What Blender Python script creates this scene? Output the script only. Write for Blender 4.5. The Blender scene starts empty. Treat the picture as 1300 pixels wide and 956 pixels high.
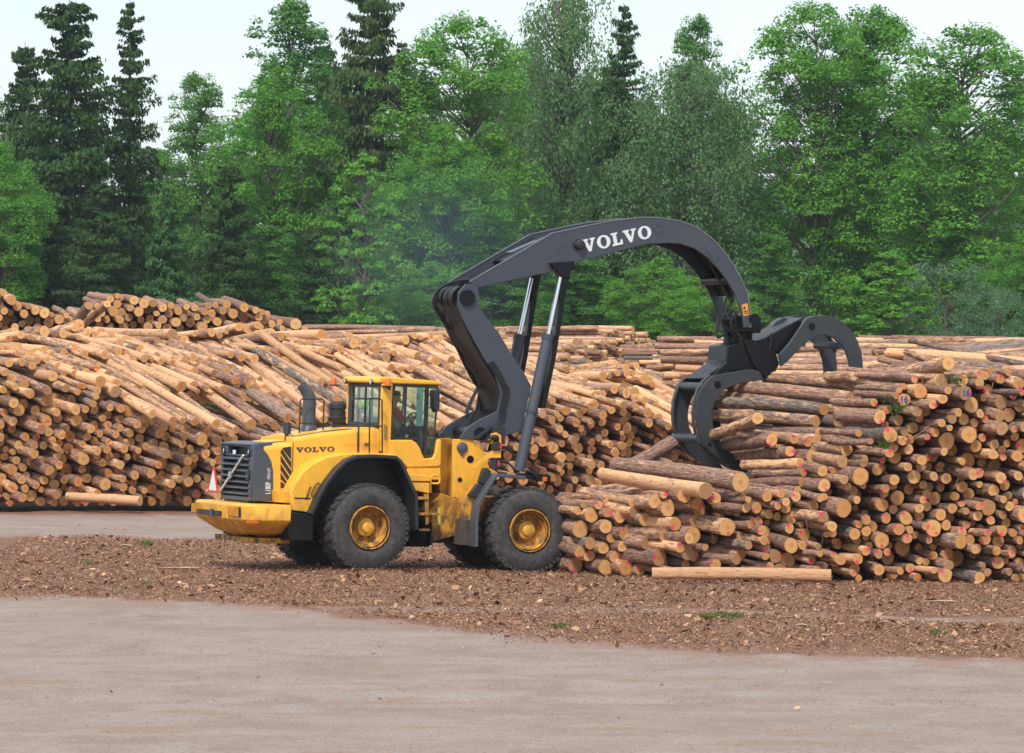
import bpy, bmesh, math, random
import numpy as np
from mathutils import Vector, Matrix
R = math.radians
random.seed(7); rng = np.random.default_rng(11)
scene = bpy.context.scene
C = scene.collection

# ------------------------------------------------------------------ camera, sky, sun, exposure
FPX, HY, CAMZ = 5500.0, 404.0, 5.0           # focal length in photo pixels, horizon row, eye height
cam_d = bpy.data.cameras.new('camera'); cam = bpy.data.objects.new('camera', cam_d); C.objects.link(cam)
cam.location = (0, 0, CAMZ); cam.rotation_euler = (R(90), 0, 0)
cam_d.sensor_width = 36; cam_d.lens = 36*FPX/1300; cam_d.shift_y = -(478-HY)/1300
cam_d.clip_start = 1; cam_d.clip_end = 12000
scene.camera = cam
world = bpy.data.worlds.new('World'); scene.world = world; world.use_nodes = True
wn = world.node_tree; wn.nodes.clear()
def wnode(t, **k):
    n = wn.nodes.new(t)
    for a, b in k.items(): setattr(n, a, b)
    return n
SUN_EL, SUN_AZ = R(52), R(200)               # azimuth from +Y clockwise
sky = wnode('ShaderNodeTexSky', sky_type='NISHITA', sun_disc=False)
sky.sun_elevation = SUN_EL; sky.sun_rotation = SUN_AZ; sky.air_density = 1.0; sky.dust_density = 1.0
tc = wnode('ShaderNodeTexCoord'); mp = wnode('ShaderNodeMapping'); mp.inputs['Scale'].default_value = (1.0, 1.0, 3.2)
cn = wnode('ShaderNodeTexNoise'); cn.inputs['Scale'].default_value = 3.1; cn.inputs['Detail'].default_value = 3
cr = wnode('ShaderNodeValToRGB'); cr.color_ramp.elements[0].position = .34; cr.color_ramp.elements[1].position = .60
cr.color_ramp.elements[0].color = (.42,)*3+(1,); cr.color_ramp.elements[1].color = (.97,)*3+(1,)
mx = wnode('ShaderNodeMix', data_type='RGBA'); mx.inputs['B'].default_value = (6.6, 7.35, 7.8, 1)
bg = wnode('ShaderNodeBackground'); bg.inputs['Strength'].default_value = .10
wo = wnode('ShaderNodeOutputWorld')
L = wn.links.new
L(tc.outputs['Generated'], mp.inputs[0]); L(mp.outputs[0], cn.inputs['Vector']); L(cn.outputs['Fac'], cr.inputs['Fac'])
L(cr.outputs['Color'], mx.inputs['Factor']); L(sky.outputs[0], mx.inputs['A']); L(mx.outputs['Result'], bg.inputs['Color']); L(bg.outputs[0], wo.inputs[0])
sun_d = bpy.data.lights.new('sun', 'SUN'); sun_d.energy = 2.4; sun_d.angle = R(9); sun_d.color = (1, .95, .87)
sun = bpy.data.objects.new('sun', sun_d); C.objects.link(sun)
sdir = Vector((math.sin(SUN_AZ)*math.cos(SUN_EL), math.cos(SUN_AZ)*math.cos(SUN_EL), math.sin(SUN_EL)))
sun.rotation_euler = sdir.to_track_quat('Z', 'Y').to_euler(); sun.location = (-20, 20, 60)
scene.view_settings.view_transform = 'Standard'; scene.view_settings.look = 'None'
scene.view_settings.gamma = 1; scene.view_settings.exposure = 0.66
scene.render.engine = 'CYCLES'
try:
    scene.cycles.max_bounces = 6; scene.cycles.transparent_max_bounces = 12
except Exception: pass

# ------------------------------------------------------------------ tags
def tag(o, label=None, cat=None, group=None, kind=None):
    if label: o['label'] = label
    if cat: o['category'] = cat
    if group: o['group'] = group
    if kind: o['kind'] = kind
    return o
def empty(name, loc=(0, 0, 0), rz=0, parent=None):
    o = bpy.data.objects.new(name, None); o.empty_display_size = .3
    o.location = loc; o.rotation_euler = (0, 0, rz); C.objects.link(o)
    if parent: o.parent = parent
    return o

# ------------------------------------------------------------------ materials
class Mat:
    def __init__(s, name):
        s.m = bpy.data.materials.new(name); s.m.use_nodes = True; s.nt = s.m.node_tree; s.nt.nodes.clear()
        s.out = s.nt.nodes.new('ShaderNodeOutputMaterial')
        s.p = s.nt.nodes.new('ShaderNodeBsdfPrincipled'); s.link(s.p.outputs[0], s.out.inputs[0])
    def n(s, t, **k):
        x = s.nt.nodes.new(t)
        for a, b in k.items(): setattr(x, a, b)
        return x
    def link(s, a, b): s.nt.links.new(a, b)
    def set(s, sock, v):
        if hasattr(v, 'is_linked') or isinstance(v, bpy.types.NodeSocket): s.link(v, sock)
        else: sock.default_value = v
    def math(s, op, a, b=0.0, c=0.0, clamp=False):
        x = s.n('ShaderNodeMath', operation=op); x.use_clamp = clamp
        s.set(x.inputs[0], a); s.set(x.inputs[1], b); s.set(x.inputs[2], c); return x.outputs[0]
    def mix(s, f, a, b, mode='MIX'):
        x = s.n('ShaderNodeMix', data_type='RGBA', blend_type=mode)
        fi, ai, bi = [i for i in x.inputs if i.enabled]
        s.set(fi, f); s.set(ai, a if not isinstance(a, tuple) else (*a[:3], 1)); s.set(bi, b if not isinstance(b, tuple) else (*b[:3], 1))
        return [o for o in x.outputs if o.enabled][0]
    def noise(s, vec, scale, detail=4, rough=.55, w=None):
        x = s.n('ShaderNodeTexNoise'); x.inputs['Scale'].default_value = scale
        x.inputs['Detail'].default_value = detail; x.inputs['Roughness'].default_value = rough
        s.link(vec, x.inputs['Vector']); return x.outputs['Fac']
    def ramp(s, f, stops):
        x = s.n('ShaderNodeValToRGB'); e = x.color_ramp.elements
        while len(e) < len(stops): e.new(.5)
        for i, (p, c) in enumerate(stops):
            e[i].position = p; e[i].color = (*c[:3], 1) if isinstance(c, tuple) else (c, c, c, 1)
        s.link(f, x.inputs[0]); return x.outputs[0]
    def sstep(s, v, a, b):
        x = s.n('ShaderNodeMapRange', interpolation_type='SMOOTHSTEP'); s.set(x.inputs[0], v)
        x.inputs[1].default_value = a; x.inputs[2].default_value = b; return x.outputs[0]
    def vmap(s, vec, sc=(1, 1, 1), loc=None):
        x = s.n('ShaderNodeMapping'); s.link(vec, x.inputs[0]); x.inputs['Scale'].default_value = sc
        if loc is not None: s.set(x.inputs['Location'], loc)
        return x.outputs[0]
    def obj(s): return s.n('ShaderNodeTexCoord').outputs['Object']
    def geo(s): return s.n('ShaderNodeNewGeometry').outputs['Position']
    def bump(s, h, strength, dist=.02):
        x = s.n('ShaderNodeBump'); x.inputs['Strength'].default_value = strength; x.inputs['Distance'].default_value = dist
        s.link(h, x.inputs['Height']); s.link(x.outputs[0], s.p.inputs['Normal'])

def paint(name, col, rough=.4, dirt=.35, dirtcol=(.16, .10, .06), metal=0, spec=.5, dscale=2.2):
    m = Mat(name); g = m.geo()
    a = m.noise(g, dscale, 6, .65); b = m.noise(m.vmap(g, (2.2, 2.2, 1.1)), 3, 6, .72)
    z = m.n('ShaderNodeSeparateXYZ'); m.link(g, z.inputs[0])
    low = m.sstep(z.outputs[2], 2.3, .5)                # mud thrown up from the yard: more of it near the ground
    d = m.math('MULTIPLY', m.sstep(m.math('ADD', m.math('MULTIPLY', a, .6), m.math('MULTIPLY', b, .4)), .47, .72), dirt)
    d = m.math('ADD', d, m.math('MULTIPLY', m.math('MULTIPLY', low, m.sstep(b, .36, .60)), min(1, dirt*1.5)), clamp=True)
    c = m.mix(m.noise(g, 9, 3), tuple(x*.88 for x in col), tuple(min(1, x*1.08) for x in col))
    m.link(m.mix(d, c, dirtcol), m.p.inputs['Base Color'])
    m.set(m.p.inputs['Roughness'], m.math('ADD', m.math('MULTIPLY', d, .45), rough, clamp=True))
    m.p.inputs['Metallic'].default_value = metal
    m.p.inputs['Specular IOR Level'].default_value = spec
    m.bump(m.noise(g, 30, 4), .06, .01)
    return m.m
def plain(name, col, rough=.5, metal=0, emit=None):
    m = Mat(name); g = m.obj(); c = m.mix(m.noise(g, 7, 4), tuple(x*.82 for x in col), col)
    m.link(c, m.p.inputs['Base Color']); m.p.inputs['Roughness'].default_value = rough; m.p.inputs['Metallic'].default_value = metal
    return m.m
M = {}
M['yellow'] = paint('yellow_paint', (.86, .43, .035), .42, .36, (.24, .135, .07))
M['yellow_dirty'] = paint('worn_yellow_paint', (.66, .30, .025), .5, .6, (.11, .065, .035))
M['grey'] = paint('dark_grey_paint', (.062, .072, .092), .42, .35, (.09, .085, .08))
M['edge'] = paint('rubbed_edge_steel', (.17, .18, .20), .4, .5, (.08, .07, .06), metal=.2)
M['boom'] = paint('boom_grey_paint', (.044, .053, .073), .42, .45, (.085, .078, .07), dscale=1.1)
M['claw'] = paint('worn_claw_steel', (.040, .046, .056), .40, .7, (.085, .070, .052), metal=.1, dscale=3.0, spec=.35)
M['black'] = paint('black_greasy_steel', (.0055, .006, .0075), .34, .35, (.018, .014, .012), spec=.22)
M['plastic'] = plain('black_plastic', (.022, .024, .028), .5)
M['hose'] = plain('rubber_hose', (.012, .012, .014), .38)
M['chrome'] = plain('chrome_rod', (.80, .83, .88), .22, 1.0)
M['white'] = plain('white_lettering', (.72, .74, .76), .5)
M['letter_dark'] = plain('dark_lettering', (.05, .05, .055), .5)
M['red'] = plain('red_reflector', (.62, .03, .025), .35)
M['orange'] = plain('orange_lens', (.72, .14, .015), .25)
M['teal'] = plain('teal_cab_trim', (.16, .33, .33), .5)
M['seat'] = plain('dark_seat_fabric', (.03, .033, .04), .8)
M['blue'] = plain('blue_paint', (.02, .09, .35), .6)
M['skin'] = plain('skin', (.42, .24, .17), .6)
M['red_cloth'] = plain('red_cloth', (.60, .035, .03), .85)
M['navy_cloth'] = plain('navy_cloth', (.025, .03, .05), .85)
M['hivis'] = plain('yellow_green_plastic', (.36, .46, .05), .5)
m = Mat('tyre_rubber'); g = m.obj()
c = m.mix(m.sstep(m.noise(g, 9, 6, .7), .35, .75), (.028, .028, .031), (.085, .074, .064))
m.link(c, m.p.inputs['Base Color']); m.p.inputs['Roughness'].default_value = .78; m.bump(m.noise(g, 40, 4), .25, .01); M['rubber'] = m.m
m = Mat('tinted_glass')
gl = m.n('ShaderNodeBsdfGlossy'); gl.inputs['Roughness'].default_value = .03; gl.inputs['Color'].default_value = (.85, .95, .95, 1)
tr = m.n('ShaderNodeBsdfTransparent'); tr.inputs['Color'].default_value = (.86, .955, .92, 1)
fr = m.n('ShaderNodeLayerWeight'); fr.inputs['Blend'].default_value = .5
ms = m.n('ShaderNodeMixShader'); m.link(m.math('ADD', m.math('MULTIPLY', m.math('POWER', fr.outputs[1], 4.0), .5), .035, clamp=True), ms.inputs[0])
m.link(tr.outputs[0], ms.inputs[1]); m.link(gl.outputs[0], ms.inputs[2]); m.link(ms.outputs[0], m.out.inputs[0]); M['glass'] = m.m

# bark: 'lp' is the position inside the log (cross-section metres, length metres), 'rn' = random, peel, grey
def bark_mat():
    m = Mat('pine_bark')
    lp = m.n('ShaderNodeAttribute', attribute_name='lp').outputs['Vector']
    rn = m.n('ShaderNodeAttribute', attribute_name='rn').outputs['Vector']
    s = m.n('ShaderNodeSeparateXYZ'); m.link(rn, s.inputs[0]); rid, peel, grey = s.outputs
    off = m.n('ShaderNodeCombineXYZ'); m.link(m.math('MULTIPLY', rid, 37.0), off.inputs[0]); m.link(m.math('MULTIPLY', rid, 91.0), off.inputs[2])
    v1 = m.vmap(lp, (1, 1, .24), off.outputs[0])
    a = m.noise(v1, 9, 7, .72); b = m.noise(v1, 24, 5, .75); c3 = m.noise(m.vmap(lp, (1, 1, .12), off.outputs[0]), 42, 3, .6)
    b2 = m.sstep(m.math('ADD', m.math('MULTIPLY', b, .55), m.math('MULTIPLY', c3, .45)), .33, .67)
    bark = m.mix(b2, (.095, .052, .038), (.50, .31, .235))
    bark = m.mix(grey, bark, m.mix(b2, (.055, .048, .043), (.28, .25, .235)))
    cambium = m.mix(c3, (.50, .25, .125), (.82, .56, .34))
    pm = m.sstep(m.math('ADD', m.math('ADD', m.math('MULTIPLY', a, .66), m.math('MULTIPLY', b, .34)), m.math('MULTIPLY', m.math('SUBTRACT', peel, .5), .42)), .50, .60)
    tint = m.mix(m.sstep(m.math('FRACT', m.math('MULTIPLY', rid, 7.3)), .0, 1.), (.72, .66, .64), (1.16, 1.08, 1.0))
    col = m.mix(1.0, m.mix(pm, bark, cambium), tint, 'MULTIPLY')
    col = m.mix(m.math('MULTIPLY', m.sstep(m.noise(v1, 26, 4, .75), .56, .66), .65), col, (.05, .032, .025))
    m.link(col, m.p.inputs['Base Color']); m.p.inputs['Roughness'].default_value = .85; m.p.inputs['Specular IOR Level'].default_value = .25
    m.bump(m.math('SUBTRACT', m.math('ADD', b, c3), m.math('MULTIPLY', pm, .35)), .75, .022)
    return m.m
def end_mat():
    m = Mat('sawn_log_end')
    lp = m.n('ShaderNodeAttribute', attribute_name='lp').outputs['Vector']
    rn = m.n('ShaderNodeAttribute', attribute_name='rn').outputs['Vector']
    mk = m.n('ShaderNodeAttribute', attribute_name='mk').outputs['Vector']
    s = m.n('ShaderNodeSeparateXYZ'); m.link(rn, s.inputs[0]); rid, peel, grey = s.outputs
    q = m.n('ShaderNodeSeparateXYZ'); m.link(lp, q.inputs[0]); k = m.n('ShaderNodeSeparateXYZ'); m.link(mk, k.inputs[0])
    nv = m.noise(lp, 14, 3)
    d = m.math('SQRT', m.math('ADD', m.math('POWER', q.outputs[0], 2), m.math('POWER', q.outputs[1], 2)))
    dn = m.math('ADD', d, m.math('MULTIPLY', nv, .02))
    ring = m.math('SINE', m.math('MULTIPLY', dn, 430))
    base = m.mix(m.math('FRACT', m.math('MULTIPLY', rid, 13.7)), (.68, .325, .105), (.82, .465, .19))
    base = m.mix(m.math('MULTIPLY', m.sstep(m.math('FRACT', m.math('MULTIPLY', rid, 5.1)), .6, 1.), .6), base, (.50, .20, .055))
    heart = m.mix(m.sstep(dn, .085, .045), base, m.mix(.5, base, (.48, .22, .08)))
    col = m.mix(m.math('MULTIPLY', m.math('ADD', m.math('MULTIPLY', ring, .5), .5), .28), heart, (.42, .21, .08))
    col = m.mix(m.math('MULTIPLY', m.sstep(m.math('FRACT', m.math('MULTIPLY', rid, 23.3)), .72, .98), .75), col, (.30, .17, .09))
    # radial cracks and saw dirt
    col = m.mix(m.math('MULTIPLY', m.sstep(m.noise(m.vmap(lp, (1, 4, 1)), 9, 5, .7), .50, .70), .55), col, (.24, .14, .075))
    # paint dot: type 1 pink dot at (mk.y, mk.z); type 2 red stripe
    dx = m.math('SUBTRACT', q.outputs[0], k.outputs[1]); dy = m.math('SUBTRACT', q.outputs[1], k.outputs[2])
    dd = m.math('SQRT', m.math('ADD', m.math('POWER', dx, 2), m.math('POWER', dy, 2)))
    dd = m.math('ADD', dd, m.math('MULTIPLY', m.math('SUBTRACT', m.noise(lp, 40, 2), .5), .035))
    is1 = m.math('COMPARE', k.outputs[0], 1.0, .3); is2 = m.math('COMPARE', k.outputs[0], 2.0, .3)
    dot = m.math('MULTIPLY', m.sstep(m.math('SUBTRACT', dd, m.math('MULTIPLY', m.math('FRACT', m.math('MULTIPLY', rid, 3.7)), .022)), .036, .022), is1)
    st = m.math('ABSOLUTE', m.math('ADD', m.math('MULTIPLY', q.outputs[0], m.math('COSINE', k.outputs[1])), m.math('MULTIPLY', m.math('SUBTRACT', q.outputs[1], k.outputs[2]), m.math('SINE', k.outputs[1]))))
    st = m.math('ADD', st, m.math('MULTIPLY', m.math('SUBTRACT', m.noise(lp, 30, 2), .5), .03))
    stripe = m.math('MULTIPLY', m.math('MULTIPLY', m.sstep(st, .040, .010), is2), m.sstep(m.noise(lp, 22, 3), .36, .56))
    col = m.mix(m.math('MULTIPLY', dot, .9), col, (.86, .035, .14)); col = m.mix(m.math('MULTIPLY', stripe, .8), col, (.68, .045, .04))
    m.link(col, m.p.inputs['Base Color']); m.p.inputs['Roughness'].default_value = .75; m.p.inputs['Specular IOR Level'].default_value = .3
    m.bump(m.noise(lp, 60, 3), .3, .006)
    return m.m
M['bark'] = bark_mat(); M['end'] = end_mat()

def leaf_mat(name, c0, c1, trans=.35, fres=.3):
    m = Mat(name)
    a = m.n('ShaderNodeAttribute', attribute_name='lc').outputs['Vector']
    s = m.n('ShaderNodeSeparateXYZ'); m.link(a, s.inputs[0])
    col = m.mix(s.outputs[0], c0, c1)
    oi = m.n('ShaderNodeObjectInfo')
    col = m.mix(m.math('MULTIPLY', m.math('ADD', m.math('MULTIPLY', s.outputs[1], .5), m.math('MULTIPLY', oi.outputs['Random'], .5)), .35), col, tuple(x*1.35 for x in (c1[0]*1.2, c1[1], c1[2]*.8)))
    df = m.n('ShaderNodeBsdfDiffuse'); tl = m.n('ShaderNodeBsdfTranslucent'); x = m.n('ShaderNodeMixShader'); x.inputs[0].default_value = trans
    m.link(col, df.inputs[0]); m.link(m.mix(.5, col, (.09, .24, .05)) if trans > .2 else col, tl.inputs[0])
    m.link(df.outputs[0], x.inputs[1]); m.link(tl.outputs[0], x.inputs[2]); m.link(x.outputs[0], m.out.inputs[0])
    return m.m
M['leaf_bright'] = leaf_mat('bright_leaves', (.080, .225, .040), (.180, .430, .070), .50)
M['leaf_mid'] = leaf_mat('mid_green_leaves', (.068, .185, .045), (.145, .340, .080), .46)
M['leaf_birch'] = leaf_mat('birch_leaves', (.078, .155, .070), (.155, .280, .125), .45)
M['leaf_willow'] = leaf_mat('blue_green_leaves', (.055, .120, .070), (.120, .215, .125), .38)
M['needle_dark'] = leaf_mat('dark_spruce_needles', (.020, .048, .018), (.060, .118, .040), .15)
M['needle_olive'] = leaf_mat('olive_spruce_needles', (.032, .062, .026), (.085, .140, .052), .18)
M['needle_fresh'] = leaf_mat('fresh_spruce_needles', (.028, .080, .034), (.075, .170, .060), .22)
M['grass'] = leaf_mat('grass_blades', (.05, .11, .03), (.10, .20, .05), .3)
m = Mat('tree_bark'); g = m.obj()
m.link(m.mix(m.noise(m.vmap(g, (1, 1, .25)), 3, 6, .7), (.045, .036, .03), (.19, .155, .13)), m.p.inputs['Base Color']); m.p.inputs['Roughness'].default_value = .9
M['trunk'] = m.m
m = Mat('far_hill'); g = m.geo()
m.link(m.mix(m.noise(g, .05, 6, .7), (.06, .12, .10), (.11, .18, .15)), m.p.inputs['Base Color']); m.p.inputs['Roughness'].default_value = 1
M['hill'] = m.m
m = Mat('bark_chips')
a = m.n('ShaderNodeAttribute', attribute_name='lc').outputs['Vector']; s = m.n('ShaderNodeSeparateXYZ'); m.link(a, s.inputs[0])
m.link(m.ramp(s.outputs[0], [(0, (.045, .022, .014)), (.25, (.15, .070, .040)), (.55, (.29, .145, .082)), (.8, (.48, .265, .15)), (1, (.76, .54, .34))]), m.p.inputs['Base Color'])
m.p.inputs['Roughness'].default_value = .85; M['chips'] = m.m

# ------------------------------------------------------------------ mesh builders
class MB:
    def __init__(s): s.bm = bmesh.new()
    def prism(s, pts, y0, y1, axis='y'):
        """closed outline (x,z) pushed from y0 to y1"""
        f = (lambda a, b, t: (a, t, b)) if axis == 'y' else ((lambda a, b, t: (t, a, b)) if axis == 'x' else (lambda a, b, t: (a, b, t)))
        v0 = [s.bm.verts.new(f(a, b, y0)) for a, b in pts]; v1 = [s.bm.verts.new(f(a, b, y1)) for a, b in pts]
        s.bm.faces.new(v0); s.bm.faces.new(v1[::-1]); n = len(pts)
        for i in range(n): s.bm.faces.new((v0[i], v1[i], v1[(i+1) % n], v0[(i+1) % n]))
        return s
    def box(s, a, b): return s.prism([(a[0], a[2]), (b[0], a[2]), (b[0], b[2]), (a[0], b[2])], a[1], b[1])
    def obox(s, c, size, rot):
        """box centred at c with a rotation matrix"""
        vs = []
        for i in range(8):
            d = Vector(((i & 1)-.5, ((i >> 1) & 1)-.5, ((i >> 2) & 1)-.5)); d = Vector((d.x*size[0], d.y*size[1], d.z*size[2]))
            vs.append(s.bm.verts.new(Vector(c)+rot @ d))
        for f in ((0, 2, 3, 1), (4, 5, 7, 6), (0, 1, 5, 4), (2, 6, 7, 3), (0, 4, 6, 2), (1, 3, 7, 5)): s.bm.faces.new([vs[i] for i in f])
        return s
    def tube(s, path, r, n=12, cap=True):
        path = [Vector(p) for p in path]; rs = r if isinstance(r, (list, tuple)) else [r]*len(path)
        rings = []; up = None
        for i, p in enumerate(path):
            t = (path[min(i+1, len(path)-1)]-path[max(i-1, 0)]).normalized()
            if up is None: up = Vector((0, 0, 1)) if abs(t.z) < .9 else Vector((1, 0, 0))
            a = t.cross(up).normalized(); b = a.cross(t).normalized(); up = b
            rings.append([s.bm.verts.new(p+(a*math.cos(2*math.pi*k/n)+b*math.sin(2*math.pi*k/n))*rs[i]) for k in range(n)])
        for i in range(len(rings)-1):
            for k in range(n): s.bm.faces.new((rings[i][k], rings[i][(k+1) % n], rings[i+1][(k+1) % n], rings[i+1][k]))
        if cap: s.bm.faces.new(rings[0][::-1]); s.bm.faces.new(rings[-1])
        return s
    def lathe(s, prof, n=48, c=(0, 0, 0), axis='y', cap=True):
        """profile [(offset along axis, radius)] turned around the axis through c"""
        rings = []
        for o, r in prof:
            ring = []
            for k in range(n):
                a = 2*math.pi*k/n; u, v = math.cos(a)*r, math.sin(a)*r
                p = (c[0]+u, c[1]+o, c[2]+v) if axis == 'y' else ((c[0]+u, c[1]+v, c[2]+o) if axis == 'z' else (c[0]+o, c[1]+u, c[2]+v))
                ring.append(s.bm.verts.new(p))
            rings.append(ring)
        for i in range(len(rings)-1):
            for k in range(n): s.bm.faces.new((rings[i][k], rings[i][(k+1) % n], rings[i+1][(k+1) % n], rings[i+1][k]))
        for q, rg in ((0, rings[0]), (1, rings[-1])) if cap else ():
            if prof[0 if q == 0 else -1][1] > 1e-4: s.bm.faces.new(rg)
        return s
    def loft(s, secs, close=True):
        """list of closed rings of equal length joined one to the next"""
        rs = [[s.bm.verts.new(p) for p in ring] for ring in secs]; n = len(rs[0])
        for i in range(len(rs)-1):
            for k in range(n): s.bm.faces.new((rs[i][k], rs[i][(k+1) % n], rs[i+1][(k+1) % n], rs[i+1][k]))
        if close: s.bm.faces.new(rs[0][::-1]); s.bm.faces.new(rs[-1])
        return s
    def strip(s, line, y0, y1, th):
        """bent plate following a polyline (x,z) in the side view"""
        L = [Vector((a, b)) for a, b in line]; inn = []
        for i, p in enumerate(L):
            t = (L[min(i+1, len(L)-1)]-L[max(i-1, 0)]).normalized(); inn.append(p+Vector((t.y, -t.x))*th)
        return s.prism([tuple(p) for p in L]+[tuple(p) for p in inn[::-1]], y0, y1)
    def build(s, name, mat, parent=None, mtx=None, bevel=0, smooth=35, extra=None):
        bmesh.ops.remove_doubles(s.bm, verts=s.bm.verts, dist=1e-5)
        bmesh.ops.recalc_face_normals(s.bm, faces=s.bm.faces)
        if mtx is not None: s.bm.transform(mtx)
        me = bpy.data.meshes.new(name); s.bm.to_mesh(me); s.bm.free()
        o = bpy.data.objects.new(name, me); C.objects.link(o); me.materials.append(mat)
        if parent: o.parent = parent
        if smooth:
            for p in me.polygons: p.use_smooth = True
            try: me.set_sharp_from_angle(angle=R(smooth))
            except Exception: pass
        if bevel:
            b = o.modifiers.new('bevel', 'BEVEL'); b.width = bevel; b.segments = 2; b.limit_method = 'ANGLE'; b.angle_limit = R(40)
        return o

def fast_mesh(name, verts, faces, mats, attrs=None, matidx=None, smooth=False):
    """numpy mesh: verts (n,3), faces (m,k) all the same size"""
    me = bpy.data.meshes.new(name); n, (mf, k) = len(verts), faces.shape
    me.vertices.add(n); me.vertices.foreach_set('co', np.ascontiguousarray(verts, dtype=np.float32).ravel())
    me.loops.add(mf*k); me.loops.foreach_set('vertex_index', faces.astype(np.int32).ravel())
    me.polygons.add(mf); me.polygons.foreach_set('loop_start', np.arange(0, mf*k, k, dtype=np.int32))
    me.polygons.foreach_set('loop_total', np.full(mf, k, dtype=np.int32))
    for mt in mats: me.materials.append(mt)
    if matidx is not None: me.polygons.foreach_set('material_index', matidx.astype(np.int32))
    me.polygons.foreach_set('use_smooth', np.full(mf, smooth))
    me.update(calc_edges=True)
    for nm, arr in (attrs or {}).items():
        a = me.attributes.new(nm, 'FLOAT_VECTOR', 'POINT'); a.data.foreach_set('vector', np.ascontiguousarray(arr, dtype=np.float32).ravel())
    return me

# ------------------------------------------------------------------ ground
ROOT = Vector((-1.881, 88.03, -.082)); YAW = R(27)
def ground_z(x, y):
    """the yard drops 14 cm from the loader's rear wheels to its front wheels"""
    d = (x-ROOT.x)*math.cos(YAW)+(y-ROOT.y)*math.sin(YAW)
    return -.136*np.clip((d+1.82)/3.64, 0, 1)
edge_x = [-40, -9.2, -4.85, -.63, 3.5, 7.5, 40]; edge_y = [81, 77.9, 76.2, 69.4, 64.6, 63.4, 60]
def mulch_d(x, y):
    """metres inside the bark-mulch area (negative outside)"""
    front = y-np.interp(x, edge_x, edge_y)
    back = np.interp(x, [-40, -9.5, -6, -3, 40], [98, 99, 100, 112, 112])-y
    d = np.minimum(front, back)
    foot = np.minimum(y-113.2, 130-y)                 # bark lying at the foot of the rear stack
    track = -np.abs(y-np.interp(x, [-2, 8, 14], [74.6, 73.6, 73]))+.55
    track = np.where(x > -3.5, track, -9)
    return np.maximum(np.minimum(d, np.where(track > -.2, -.08+.35*(track < 0), d)), foot)
def axis_pts(lo, hi, fine, far):
    a = list(np.arange(lo, hi+.001, fine)); step = fine*2; p = hi
    while p < far: p += step; step *= 1.5; a.append(p)
    step = fine*2; p = lo
    while p > -far: p -= step; step *= 1.5; a.insert(0, p)
    return np.array(a)
gx = axis_pts(-14, 16, .25, 6000); gy = axis_pts(44, 134, .25, 8000)
X, Y = np.meshgrid(gx, gy)
Zg = ground_z(X, Y)
def vnoise(x, y, s, seed):
    r = np.random.default_rng(seed).random((64, 64)); xi = x/s; yi = y/s
    x0 = np.floor(xi).astype(int); y0 = np.floor(yi).astype(int); fx = xi-x0; fy = yi-y0; fx = fx*fx*(3-2*fx); fy = fy*fy*(3-2*fy)
    g = lambda a, b: r[a % 64, b % 64]
    return (g(x0, y0)*(1-fx)*(1-fy)+g(x0+1, y0)*fx*(1-fy)+g(x0, y0+1)*(1-fx)*fy+g(x0+1, y0+1)*fx*fy)-.5
near = (np.abs(X) < 16) & (Y > 44) & (Y < 134)
md = mulch_d(X, Y)
ruts = sum(np.exp(-((Y-(yr+.25*np.sin(X*.35+ph)+X*sl))/.22)**2) for yr, ph, sl in ((74.2, 0, -.1), (72.4, .4, -.1), (66.0, 2, -.2), (63.9, 2.3, -.2), (58.5, 1, -.05), (56.4, 1.4, -.05), (103.5, 0, 0), (106., .5, 0)))
lump = (vnoise(X, Y, 1.1, 1)*.035+vnoise(X, Y, .5, 2)*.02)*np.clip(md, 0, 1)+vnoise(X, Y*3, 4, 3)*.012
clear = np.clip(np.minimum(Y-84.5, 93-Y), 0, 1)       # flat where the wheels stand
Zg = Zg+np.where(near, lump*(1-.6*clear)-ruts*.035, 0)
ny, nx = X.shape; idx = np.arange(ny*nx).reshape(ny, nx)
F = np.stack([idx[:-1, :-1], idx[:-1, 1:], idx[1:, 1:], idx[1:, :-1]], -1).reshape(-1, 4)
V = np.stack([X, Y, Zg], -1).reshape(-1, 3)
m = Mat('yard_ground'); g = m.geo()
mu = m.n('ShaderNodeAttribute', attribute_name='mulch').outputs['Vector']; ms_ = m.n('ShaderNodeSeparateXYZ'); m.link(mu, ms_.inputs[0])
n1 = m.noise(m.vmap(g, (1, .35, 1)), .9, 6, .65); n2 = m.noise(g, 9, 6, .75); n3 = m.noise(g, 38, 3, .7); tracks = m.noise(m.vmap(g, (.16, .8, 1)), 1.1, 6, .65)
big = m.noise(g, .55, 7, .72); streak = m.noise(m.vmap(g, (.75, .5, 1)), 1.1, 7, .72); fine = m.noise(m.vmap(g, (1, .22, 1)), 20, 5, .8); grit = m.noise(m.vmap(g, (1, .2, 1)), 34, 2, .6)
dirt = m.mix(m.sstep(big, .38, .62), (.245, .180, .150), (.295, .235, .205))
dirt = m.mix(m.math('MULTIPLY', m.sstep(streak, .50, .64), .35), dirt, (.335, .288, .265))
dirt = m.mix(m.math('MULTIPLY', m.sstep(m.math('ADD', m.math('MULTIPLY', big, .5), m.math('MULTIPLY', tracks, .5)), .53, .60), .75), dirt, (.25, .165, .12))
dirt = m.mix(m.math('MULTIPLY', m.sstep(fine, .52, .64), .65), dirt, (.155, .105, .078))
dirt = m.mix(m.math('MULTIPLY', m.sstep(grit, .60, .70), .55), dirt, (.42, .37, .345))
dirt = m.mix(m.math('MULTIPLY', m.sstep(ms_.outputs[0], -2.6, .2), m.math('MULTIPLY', m.sstep(streak, .62, .42), .85)), dirt, (.25, .145, .10))
mul = m.ramp(m.math('ADD', m.math('MULTIPLY', n2, .40), m.math('MULTIPLY', n3, .60)), [(.36, (.030, .014, .009)), (.5, (.175, .082, .050)), (.62, (.40, .235, .15))])
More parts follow.
